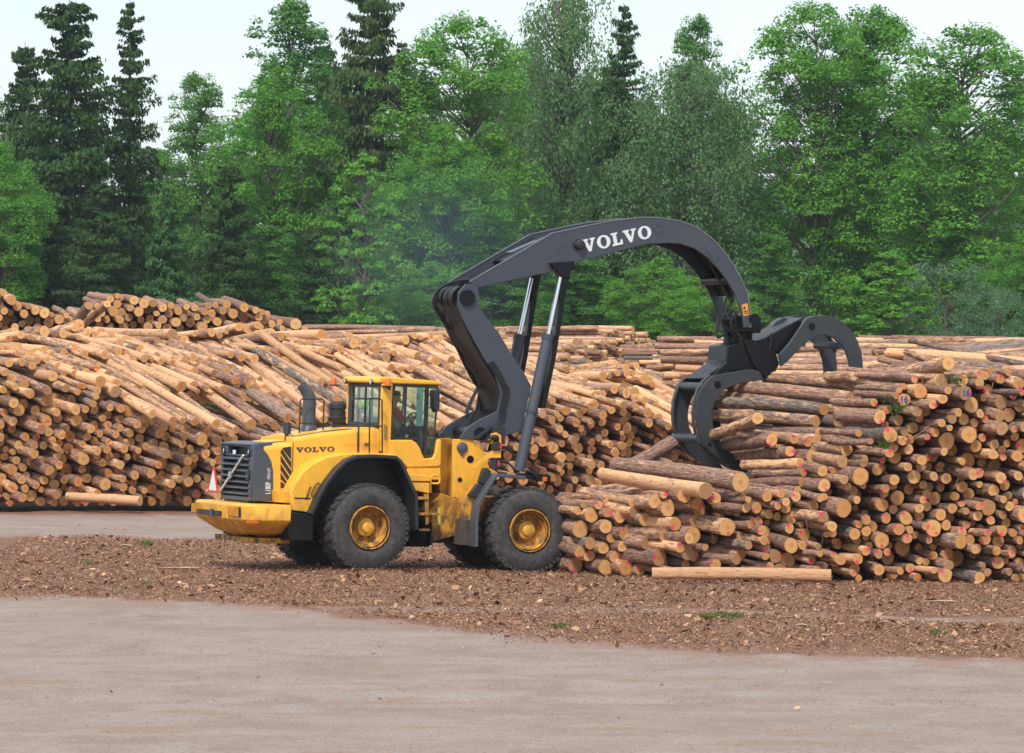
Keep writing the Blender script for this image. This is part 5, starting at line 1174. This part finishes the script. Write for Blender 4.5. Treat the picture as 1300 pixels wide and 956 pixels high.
def broadleaf(seed, H, Wd, base, mat, leaf=.26, nclump=90, per=230, flat=.6, peak=.45, vert=0, topn=2.8):
    """H height, Wd half width, crown starting at base; leaves gathered on flattened pads round the ends of limbs"""
    rg = np.random.default_rng(seed); Vs, As = [], []; paths = []
    tr_p = [(0, 0, 0)]; 
    for k in range(1, 7): tr_p.append((rg.normal(0, .12)*k*.4, rg.normal(0, .12)*k*.4, H*.93*k/6))
    paths.append((tr_p, [max(.04, .26*H/20*(1-k/6.5)) for k in range(7)]))
    cl = []
    while len(cl) < nclump:
        h = rg.random(); env = (min(1, (h/peak)**.45) if h < peak else math.sqrt(max(0, 1-((h-peak)/(1-peak))**topn)))
        env = env*(.93+.14*math.sin(seed+h*9))
        if rg.random() > env*.6+.5: continue
        a = rg.uniform(0, 6.28); q = rg.random()**.58
        lobe = 1+.18*math.sin(3*a+seed)+.12*math.sin(5*a+seed*2.3+h*6)
        p = np.array([math.cos(a)*env*Wd*q*lobe, math.sin(a)*env*Wd*q*lobe, base+h*(H-base)*.99])
        s = rg.uniform(.55, 1.25)*(.66+.34*env)*Wd*.185
        cl.append((p, s, q))
    for p, s, q in cl:
        n = int(per*(s/(Wd*.2))**1.6*rg.uniform(.75, 1.2)); d = rg.normal(0, 1, (n, 3)); d /= np.linalg.norm(d, axis=1)[:, None]
        d[:, 2] = np.where(d[:, 2] < -.1, -d[:, 2]*rg.choice([1, -.5], n), d[:, 2])
        rr = s*rg.uniform(.5, 1.12, n)[:, None]**.7
        lump_ = 1+.25*np.sin(d[:, :1]*7+seed)*np.sin(d[:, 1:2]*6)
        out = np.array([p[0], p[1], 0]); no = np.linalg.norm(out)+1e-6
        P_ = p+d*rr*lump_*np.array([1, 1, flat])-np.array([0, 0, 1])*(np.linalg.norm(d[:, :2], axis=1)**2*s*.28)[:, None]
        if vert: P_[:, 2] -= rg.random(n)**2*vert*s
        N = d*.6+np.array([0, 0, .75])+rg.normal(0, .38, (n, 3))
        if vert: N = d*np.array([1, 1, .2])+rg.normal(0, .35, (n, 3))+np.array([0, 0, .25])
        al = np.tile([0, 0, -1.], (n, 1)) if vert else None
        V_, A_ = leaf_quads(P_, N, leaf, .62 if not vert else .5, rg, np.full(n, rg.random()), along=al); Vs.append(V_); As.append(A_)
        if rg.random() < .45:
            zt_ = max(base*.7, p[2]-np.linalg.norm(p[:2])*.8-.5); f = zt_/(H*.93)*6; i = int(min(5, f)); b0 = np.array(tr_p[i])*(1-(f-i))+np.array(tr_p[i+1])*(f-i) if f < 6 else np.array(tr_p[6])
            p = b0+(p-b0)*.85; mid = (b0+p)/2+np.array([0, 0, -.2]); paths.append(([tuple(b0), tuple(mid), tuple(p)], [.075*H/20+.02, .045, .02]))
    V = np.concatenate(Vs); A = np.concatenate(As)
    return fast_mesh('crown', V, np.arange(len(V)).reshape(-1, 4), [M[mat]], {'lc': A}), limb_mesh(paths)
def spruce(seed, H, Wd, base, mat, dens=1.0, droop=.35, leaf=.30, ragged=.25, power=.8):
    rg = np.random.default_rng(seed); Vs, As = [], []; paths = [([(0, 0, 0), (0, 0, H*.5), (0, 0, H)], [.28*H/22, .16*H/22, .02])]
    z = base; 
    while z < H-.25:
        h = (z-base)/(H-base); rad = Wd*(1-h)**power*(1+.16*math.sin(z*1.7+seed))*rg.uniform(.8, 1.12); nb = int(max(3, (5.5+4.5*(1-h))*dens))
        for b in range(nb):
            a = rg.uniform(0, 6.28); Lb = rad*rg.uniform(1-ragged*1.6, 1+ragged*.6)+.15; up = .30-.45*(1-h)
            n = int((26+Lb*46)*dens); t = rg.random(n)**.7; w = (1-t*.55)*Lb*.20*rg.normal(0, 1, n)
            x = t*Lb; zz = z+x*up*.9-droop*(x**2)/max(Lb, .5)*.42+t**3*Lb*.20
            hang = rg.random(n)**1.5*(.25+.38*(1-h))*(.3+np.minimum(1, Lb/2.5))
            P_ = np.stack([math.cos(a)*x-math.sin(a)*w, math.sin(a)*x+math.cos(a)*w, zz-hang], 1)
            N = np.stack([math.cos(a)*np.full(n, .5)+rg.normal(0, .5, n), math.sin(a)*np.full(n, .5)+rg.normal(0, .5, n), rg.normal(.35, .35, n)], 1)
            al = np.tile([math.cos(a)*.6, math.sin(a)*.6, -.9], (n, 1))
            V_, A_ = leaf_quads(P_, N, leaf, .38, rg, np.full(n, rg.random()), along=al); Vs.append(V_); As.append(A_)
            if rg.random() < .5: paths.append(([(0, 0, z), (math.cos(a)*Lb*.5, math.sin(a)*Lb*.5, z+Lb*.5*up*.9-droop*Lb*.1), (math.cos(a)*Lb*.85, math.sin(a)*Lb*.85, z+Lb*.85*up*.9-droop*Lb*.3)], [.045, .03, .012]))
        z += rg.uniform(.36, .62)*(.7+.5*(1-h))
    V = np.concatenate(Vs); A = np.concatenate(As)
    return fast_mesh('crown', V, np.arange(len(V)).reshape(-1, 4), [M[mat]], {'lc': A}), limb_mesh(paths)
def at(px, Y): return (px_x(px, Y), Y, 0)
def hgt(py, Y): return px_z(py, Y)
def size(px, Y): return px/FPX*Y
PROTO = {}
def proto(key, fn, *a, **k):
    if key not in PROTO: PROTO[key] = fn(*a, **k)
    return PROTO[key]
# every prototype is 20 m tall; each tree is scaled to its own height and width
proto('linden_a', broadleaf, 101, 20, 5.0, 2.0, 'leaf_bright', nclump=330, per=290, flat=.8, leaf=.205)
proto('linden_b', broadleaf, 102, 20, 5.0, 1.2, 'leaf_bright', nclump=330, per=290, flat=.72, leaf=.205, peak=.38)
proto('maple', broadleaf, 103, 20, 5.0, 3.5, 'leaf_bright', nclump=300, per=290, flat=.72, leaf=.21, peak=.5)
proto('aspen', broadleaf, 104, 20, 4.2, 1.5, 'leaf_mid', nclump=300, per=270, flat=.7, leaf=.195)
proto('birch_a', broadleaf, 105, 20, 4.6, 1.0, 'leaf_birch', nclump=320, per=240, flat=.9, leaf=.19, vert=2.3)
proto('birch_b', broadleaf, 106, 20, 4.6, .6, 'leaf_birch', nclump=320, per=240, flat=.9, leaf=.19, vert=2.8, peak=.55)
proto('willow', broadleaf, 107, 20, 5.5, .3, 'leaf_willow', nclump=110, per=220, flat=.8, leaf=.30, vert=.8)
proto('young', broadleaf, 108, 20, 4.6, .3, 'leaf_bright', nclump=230, per=130, flat=.32, leaf=.36, peak=.22)
proto('spruce_a', spruce, 201, 20, 3.6, .5, 'needle_dark', dens=1.15, leaf=.30, power=.46, ragged=.48, droop=.5)
proto('spruce_b', spruce, 202, 20, 3.4, 1.0, 'needle_dark', dens=1.0, ragged=.48, leaf=.28, power=.62, droop=.5)
proto('spruce_olive', spruce, 203, 20, 3.6, .5, 'needle_olive', dens=1.2, droop=.6, leaf=.30, power=.42, ragged=.45)
proto('spruce_fresh', spruce, 204, 20, 4.2, .2, 'needle_fresh', dens=1.0, droop=.2, leaf=.40, power=.9)
WID = dict(linden_a=5, linden_b=5, maple=5, aspen=4.2, birch_a=4.6, birch_b=4.6, willow=5.5, young=4.6, spruce_a=3.6, spruce_b=3.4, spruce_olive=3.6, spruce_fresh=4.2)
def plant(kind, px, top, hw, Y, label, name, cat='tree', group=None):
    Hh = hgt(top, Y); cr_, tk = PROTO[kind]; sw_ = size(hw*(1.0 if kind == 'young' else (1.22 if kind.startswith('spruce') else 1.3)), Y)/WID[kind]
    return tree_obj(cat, name, cr_, tk, at(px, Y), (sw_, sw_, Hh/19.6), rng.uniform(0, 6.28), label, group)
for a in [
    ('birch_b', -25, 118, 70, 262, 'hazy grey-green birch at the left edge, half hidden by the dark spruces', 'birch_tree'),
    ('linden_b', -5, 185, 62, 240, 'bright green broadleaf tree at the left edge in front of the dark spruces', 'broadleaf_tree'),
    ('spruce_a', 32, 62, 55, 262, 'dark spruce with a lower top, leftmost of the tall spruces', 'spruce_tree'),
    ('spruce_a', 88, 6, 88, 255, 'widest dark spruce, second from the left, its top just under the sky edge', 'spruce_tree'),
    ('spruce_b', 165, 10, 58, 258, 'slender dark spruce standing free against the sky on the left', 'spruce_tree'),
    ('spruce_fresh', 212, 238, 52, 228, 'small fresh green spruce below the slender dark spruce', 'spruce_tree'),
    ('aspen', 250, 100, 52, 280, 'pale green birch in the gap between the left spruces and the tall broadleaf trees', 'birch_tree'),
    ('aspen', 205, 195, 45, 285, 'low pale green tree filling the gap right of the left spruces', 'broadleaf_tree'),
    ('spruce_a', 290, 212, 48, 236, 'small dark bluish spruce right of the fresh green spruce', 'spruce_tree'),
    ('aspen', 372, 8, 74, 268, 'tall green broadleaf tree left of the olive spruce, crown touching the sky', 'broadleaf_tree'),
    ('linden_b', 352, 92, 62, 250, 'bright green broadleaf tree leaning out below the taller crown left of the olive spruce', 'broadleaf_tree'),
    ('spruce_olive', 472, -38, 66, 250, 'tallest olive-brown spruce rising out of the picture above the loader cab', 'spruce_tree'),
    ('young', 462, 198, 58, 226, 'small bright green tree with layered twigs in front of the olive spruce', 'broadleaf_tree'),
    ('linden_a', 590, 28, 84, 248, 'bright green linden with a rounded crown right of the olive spruce', 'broadleaf_tree'),
    ('linden_b', 560, 165, 62, 242, 'lower bright green crown in front of the rounded linden', 'broadleaf_tree'),
    ('birch_a', 715, -14, 88, 262, 'tall dull green birch with hanging twigs behind the boom', 'birch_tree'),
    ('birch_b', 672, 60, 60, 270, 'dull green birch between the rounded linden and the tall birch', 'birch_tree'),
    ('spruce_b', 792, 14, 56, 256, 'dark spruce wedged between the two big birches', 'spruce_tree'),
    ('aspen', 885, 28, 46, 282, 'light green treetop showing above the right-hand birch', 'broadleaf_tree'),
    ('birch_b', 870, 82, 92, 252, 'wide dull green birch with hanging twigs above the boom arch', 'birch_tree'),
    ('birch_a', 925, 130, 58, 262, 'slim birch at the right edge of the wide birch', 'birch_tree'),
    ('linden_a', 1032, 12, 80, 256, 'tall bright green maple behind the grapple with a bare trunk foot', 'maple_tree'),
    ('maple', 1105, 18, 82, 260, 'broad bright green maple, middle one of the three tall maples', 'maple_tree'),
    ('linden_a', 1225, 42, 98, 250, 'bright green maple near the right edge, rightmost tall crown', 'maple_tree'),
    ('maple', 1165, 108, 60, 268, 'maple half hidden between the middle and the rightmost tall crowns', 'maple_tree'),
    ('maple', 1330, 95, 70, 262, 'maple cut by the right edge of the picture', 'maple_tree'),
    ('young', 1132, 322, 62, 226, 'bushy bright green young tree behind the right stack', 'broadleaf_tree'),
    ('willow', 1205, 330, 62, 232, 'blue-green willow shrub right of the bushy young tree', 'willow_shrub'),
    ('willow', 1268, 368, 52, 224, 'low blue-green willow shrub at the right edge behind the stack', 'willow_shrub'),
    ('linden_b', 1300, 300, 46, 236, 'mid-height green tree at the right edge above the low willow', 'broadleaf_tree'),
    ('linden_b', 835, 330, 50, 236, 'green shrub under the wide birch', 'broadleaf_tree'),
    ('linden_b', 905, 345, 46, 232, 'green shrub behind the boom tip', 'broadleaf_tree'),
    ('aspen', 735, 320, 56, 240, 'shaded shrub behind the lift cylinders', 'broadleaf_tree'),
    ('aspen', 640, 300, 56, 244, 'shaded shrub left of the lift cylinders', 'broadleaf_tree'),
    ('linden_b', 545, 335, 42, 232, 'green shrub behind the elbow of the boom', 'broadleaf_tree'),
    ('spruce_a', 400, 300, 44, 236, 'small dark spruce between the tall broadleaf crown and the layered young tree', 'spruce_tree'),
    ('aspen', 340, 290, 52, 240, 'shaded green shrub at the foot of the tall broadleaf trees', 'broadleaf_tree'),
    ('spruce_a', 130, 235, 58, 240, 'dark young spruce at the foot of the tall dark spruces', 'spruce_tree'),
    ('spruce_a', 45, 255, 60, 244, 'dark young spruce beside the bright tree at the left edge', 'spruce_tree'),
    ('aspen', 975, 300, 44, 250, 'light green sapling behind the grapple hanger', 'broadleaf_tree'),
]: plant(*a)
# forest edge behind, dim and closing the gaps
k = 0; seen = {}
for px, top, kind in [(-60, 150, 'spruce_a'), (10, 150, 'spruce_b'), (60, 150, 'spruce_a'), (120, 150, 'spruce_b'), (180, 230, 'aspen'), (230, 235, 'spruce_a'), (290, 190, 'aspen'), (350, 110, 'aspen'), (410, 60, 'spruce_a'), (440, 90, 'aspen'), (510, 60, 'spruce_b'), (545, 110, 'aspen'),
                      (620, 110, 'birch_a'), (660, 120, 'spruce_a'), (740, 100, 'birch_b'), (770, 90, 'spruce_b'), (820, 130, 'spruce_a'), (860, 150, 'birch_a'), (915, 180, 'aspen'), (955, 210, 'spruce_a'), (1000, 190, 'aspen'), (1060, 170, 'spruce_b'), (1120, 200, 'aspen'), (1190, 190, 'spruce_a'), (1250, 180, 'aspen'), (1310, 170, 'spruce_b'), (1370, 160, 'aspen')]:
    sp = kind.startswith('spruce'); Y_ = 300+(k % 3)*9
    near_what = ['left edge', 'left spruces', 'left spruces', 'slender spruce', 'gap in the treeline', 'gap in the treeline', 'small spruces', 'tall broadleaf crown', 'olive spruce', 'olive spruce', 'olive spruce', 'rounded linden', 'rounded linden', 'tall birch', 'tall birch', 'wedged spruce', 'wide birch', 'wide birch', 'boom tip', 'grapple', 'grapple', 'middle maple', 'middle maple', 'rightmost tall crown', 'rightmost tall crown', 'right edge', 'right edge'][k]
    side = seen.get((sp, near_what), 0); seen[(sp, near_what)] = side+1
    plant(kind, px, top, 52, Y_, '%s%s in the shaded back row behind the %s' % ('further right ' if side else '', 'dark spruce' if sp else 'green broadleaf tree', near_what), 'spruce_tree' if sp else 'broadleaf_tree', 'tree', 'shaded trees of the back row'); k += 1
# numbers written in blue on sawn ends
def paint_number(txt, o_, r_, D):
    D = D.normalized(); xr_ = D.cross(Vector((0, 0, 1))).normalized(); up_ = xr_.cross(D).normalized()
    m4 = Matrix(((xr_.x, up_.x, -D.x, 0), (xr_.y, up_.y, -D.y, 0), (xr_.z, up_.z, -D.z, 0), (0, 0, 0, 1)))
    font_mesh(txt, r_*1.35, 'blue', 'painted_number', o_, Matrix.Translation(-D*.009) @ m4, .004)
paint_number('5', *BLUE['5'])
for txt, qx, qy, col in (('16', 1160, 509, 'blue'), ('16', 1231, 495, 'blue')):
    best = None
    for l in near_logs:
        if 'o' not in l or l.get('used'): continue
        E_ = l['E']; ex = 650+E_[0]/E_[1]*FPX; ey = HY+(CAMZ-E_[2])/E_[1]*FPX; sc = math.hypot(ex-qx, ey-qy)-l['r']*40
        if best is None or sc < best[0]: best = (sc, l)
    l = best[1]; l['used'] = 1; D = Vector(l['D']).normalized(); xr_ = D.cross(Vector((0, 0, 1))).normalized(); up_ = xr_.cross(D).normalized()
    m4 = Matrix((( xr_.x, up_.x, -D.x, 0), (xr_.y, up_.y, -D.y, 0), (xr_.z, up_.z, -D.z, 0), (0, 0, 0, 1))) 
    m4 = Matrix.Translation(-D*.009) @ m4
    l['o']['label'] = ''; t_ = font_mesh(txt, l['r']*1.35, 'blue', 'painted_number', l['o'], m4, .004); l['o']['label'] = '%s log with blue %s on its sawn end, %s' % ('thick' if l['r'] > .12 else 'slim', txt, 'upper rows by the claw tip' if qx < 1120 else ('upper rows right of the grapple' if qx < 1200 else 'upper rows near the right edge'))
# spruce twigs caught between the logs
for n_, (qx, qy) in enumerate(((1142, 520), (1124, 565), (1212, 482))):
    rg = np.random.default_rng(70+n_); Y_ = 84.0; c = np.array([px_x(qx, Y_), Y_, px_z(qy, Y_)]); N_ = 260
    stems = rg.normal(0, 1, (9, 3))*np.array([.22, .05, .12]); w_i = rg.integers(0, 9, N_); t = rg.random(N_)[:, None]
    P_ = stems[w_i]*t*1.4+rg.normal(0, .018, (N_, 3)); V_, A_ = leaf_quads(P_, rg.normal(0, 1, (N_, 3)), .07, .22, rg, rg.random(N_))
    o = bpy.data.objects.new('spruce_twig', fast_mesh('spruce_twig', V_, np.arange(len(V_)).reshape(-1, 4), [M['grass']], {'lc': A_})); o.location = c; C.objects.link(o)
    tag(o, ['green twig stuck between upper logs right of the grapple', 'green twig hanging below the claw tip among the logs', 'small green twig on top rows near the right edge'][n_], 'twig')
# far ridge
X_ = np.linspace(-700, 700, 90); yy_ = np.array([900., 1150., 1500.])
hx = 28+10*np.sin(X_/130)+6*np.sin(X_/47)+np.where(X_ < -80, 12, 0)
V = []; 
for j, yv in enumerate(yy_):
    for i, xv in enumerate(X_): V.append((xv, yv, -3 if j == 0 else (hx[i] if j == 1 else hx[i]*.8)))
n = len(X_); idx = np.arange(3*n).reshape(3, n); F = np.stack([idx[:-1, :-1], idx[:-1, 1:], idx[1:, 1:], idx[1:, :-1]], -1).reshape(-1, 4)
ho = bpy.data.objects.new('hills', fast_mesh('hills', np.array(V), F, [M['hill']], smooth=True)); C.objects.link(ho); tag(ho, kind='structure')

# grass tufts among the chips
def tuft(px, py, wpx, label, dens=60, h=.10, seed=1):
    rg = np.random.default_rng(seed); Y_ = CAMZ*FPX/(py-HY); x0 = px_x(px, Y_); w = size(wpx, Y_)/2; n = dens
    P0 = np.stack([x0+rg.normal(0, w*.5, n), Y_+rg.normal(0, .25, n), np.zeros(n)], 1); P0[:, 2] = ground_z(P0[:, 0], P0[:, 1])
    d = rg.normal(0, .5, (n, 3)); d[:, 2] = 1; d /= np.linalg.norm(d, axis=1)[:, None]; L_ = h*rg.uniform(.5, 1.3, n)[:, None]
    s = np.cross(d, rg.normal(0, 1, (n, 3))); s /= np.linalg.norm(s, axis=1)[:, None]; s *= .012
    V = np.stack([P0-s, P0+s, P0+d*L_+s*.3, P0+d*L_*1.05-s*.3], 1).reshape(-1, 3); c = np.array([x0, Y_, 0]); A = np.zeros((n*4, 3)); A[:, 0] = np.repeat(rg.random(n), 4)
    o = bpy.data.objects.new('grass_tuft', fast_mesh('grass_tuft', V-c, np.arange(n*4).reshape(-1, 4), [M['grass']], {'lc': A})); o.location = c; C.objects.link(o); tag(o, label, 'grass tuft')
tuft(922, 783, 80, 'widest grass tuft, on the chips in front of the right stack', 300, .07, 1)
tuft(186, 692, 20, 'small green tuft on the chips left of the loader, the farther of two', 90, .10, 2)
tuft(114, 717, 22, 'small green tuft on the chips near the left edge', 80, .09, 3)
tuft(182, 742, 26, 'sparse green tuft on the chips, the nearer of two left of the loader', 30, .08, 4)
tuft(1200, 803, 60, 'sparse grass tuft near the road edge at the right', 120, .07, 5)
tuft(708, 796, 36, 'sparse grass tuft near the road edge below the front wheel', 90, .06, 6)
# pale slabs of bark and splinters
for px, py, Lp, lab, ang in ((1190, 757, 55, 'long flat pale bark slab on the chips before the right stack', .05), (225, 724, 60, 'long thin pale splinter on the chips left of the loader', -.03), (158, 695, 22, 'short pale splinter near the farther left tuft', .1), (33, 740, 18, 'pale wood flake at the left edge of the chips', .2), (1015, 797, 20, 'orange bark flake on the chips at the road edge, leftmost of two', .3), (1120, 789, 16, 'orange bark flake on the chips right of the wide tuft', .5)):
    Y_ = CAMZ*FPX/(py-HY); x0 = px_x(px, Y_); w = size(Lp, Y_)/2
    mb = MB(); mb.prism([(-w, 0), (-w*.5, .02), (w*.3, .035), (w, .012), (w*.9, 0), (0, .012)], -.05, .05)
    o = mb.build('bark_slab', plain('pale_wood', (.52, .38, .26), .8), bevel=.004); o.location = (x0, Y_, float(ground_z(x0, Y_))+.03); o.rotation_euler = (R(-12), 0, ang); tag(o, lab, 'bark slab')
# blue numbers sprayed on three sawn ends, and spruce twigs caught in the stack: see the logs' own children

# ------------------------------------------------------------------ thin summer haze between the yard and the trees
mb = MB(); mb.box((-140, -12, -1.2), (140, 420, 42)); 
hz_m = bpy.data.materials.new('haze_air'); hz_m.use_nodes = True; hn = hz_m.node_tree; hn.nodes.clear()
ho_ = hn.nodes.new('ShaderNodeOutputMaterial'); pv = hn.nodes.new('ShaderNodeVolumePrincipled'); pv.inputs['Density'].default_value = .00013; pv.inputs['Color'].default_value = (.80, .90, 1.0, 1); pv.inputs['Anisotropy'].default_value = .2
hn.links.new(pv.outputs[0], ho_.inputs['Volume'])
hz = mb.build('haze', hz_m, smooth=0); tag(hz, 'pale bluish haze hanging in front of the trees', 'haze', kind='stuff')

# bluish exhaust smoke drifting behind the boom
mb = MB(); mb.lathe([(-1, .0)]+[(-math.cos(math.pi*k/12), math.sin(math.pi*k/12)) for k in range(1, 12)]+[(1, 0)], 24, (0, 0, 0), 'z')
sm_m = bpy.data.materials.new('smoke_air'); sm_m.use_nodes = True; sn = sm_m.node_tree; sn.nodes.clear()
so_ = sn.nodes.new('ShaderNodeOutputMaterial'); sv = sn.nodes.new('ShaderNodeVolumePrincipled'); sv.inputs['Color'].default_value = (.55, .72, 1.0, 1); sv.inputs['Anisotropy'].default_value = .3
tx = sn.nodes.new('ShaderNodeTexCoord'); ln2_ = sn.nodes.new('ShaderNodeVectorMath'); ln2_.operation = 'LENGTH'; nz = sn.nodes.new('ShaderNodeTexNoise'); nz.inputs['Scale'].default_value = 1.6; nz.inputs['Detail'].default_value = 2
mr = sn.nodes.new('ShaderNodeMapRange'); mr.inputs[1].default_value = 1.0; mr.inputs[2].default_value = .1; mr.inputs[3].default_value = 0; mr.inputs[4].default_value = .06
mu_ = sn.nodes.new('ShaderNodeMath'); mu_.operation = 'MULTIPLY'
sn.links.new(tx.outputs['Object'], ln2_.inputs[0]); sn.links.new(ln2_.outputs['Value'], mr.inputs[0]); sn.links.new(tx.outputs['Object'], nz.inputs['Vector']); sn.links.new(nz.outputs['Fac'], mu_.inputs[0]); sn.links.new(mr.outputs[0], mu_.inputs[1]); sn.links.new(mu_.outputs[0], sv.inputs['Density']); sn.links.new(sv.outputs[0], so_.inputs['Volume'])
smk = mb.build('exhaust_smoke', sm_m, smooth=0); smk.location = (px_x(552, 96), 96, px_z(318, 96)); smk.scale = (3.0, 2.6, 2.6); tag(smk, 'thin bluish exhaust smoke drifting above the cab and behind the boom', 'smoke', kind='stuff')
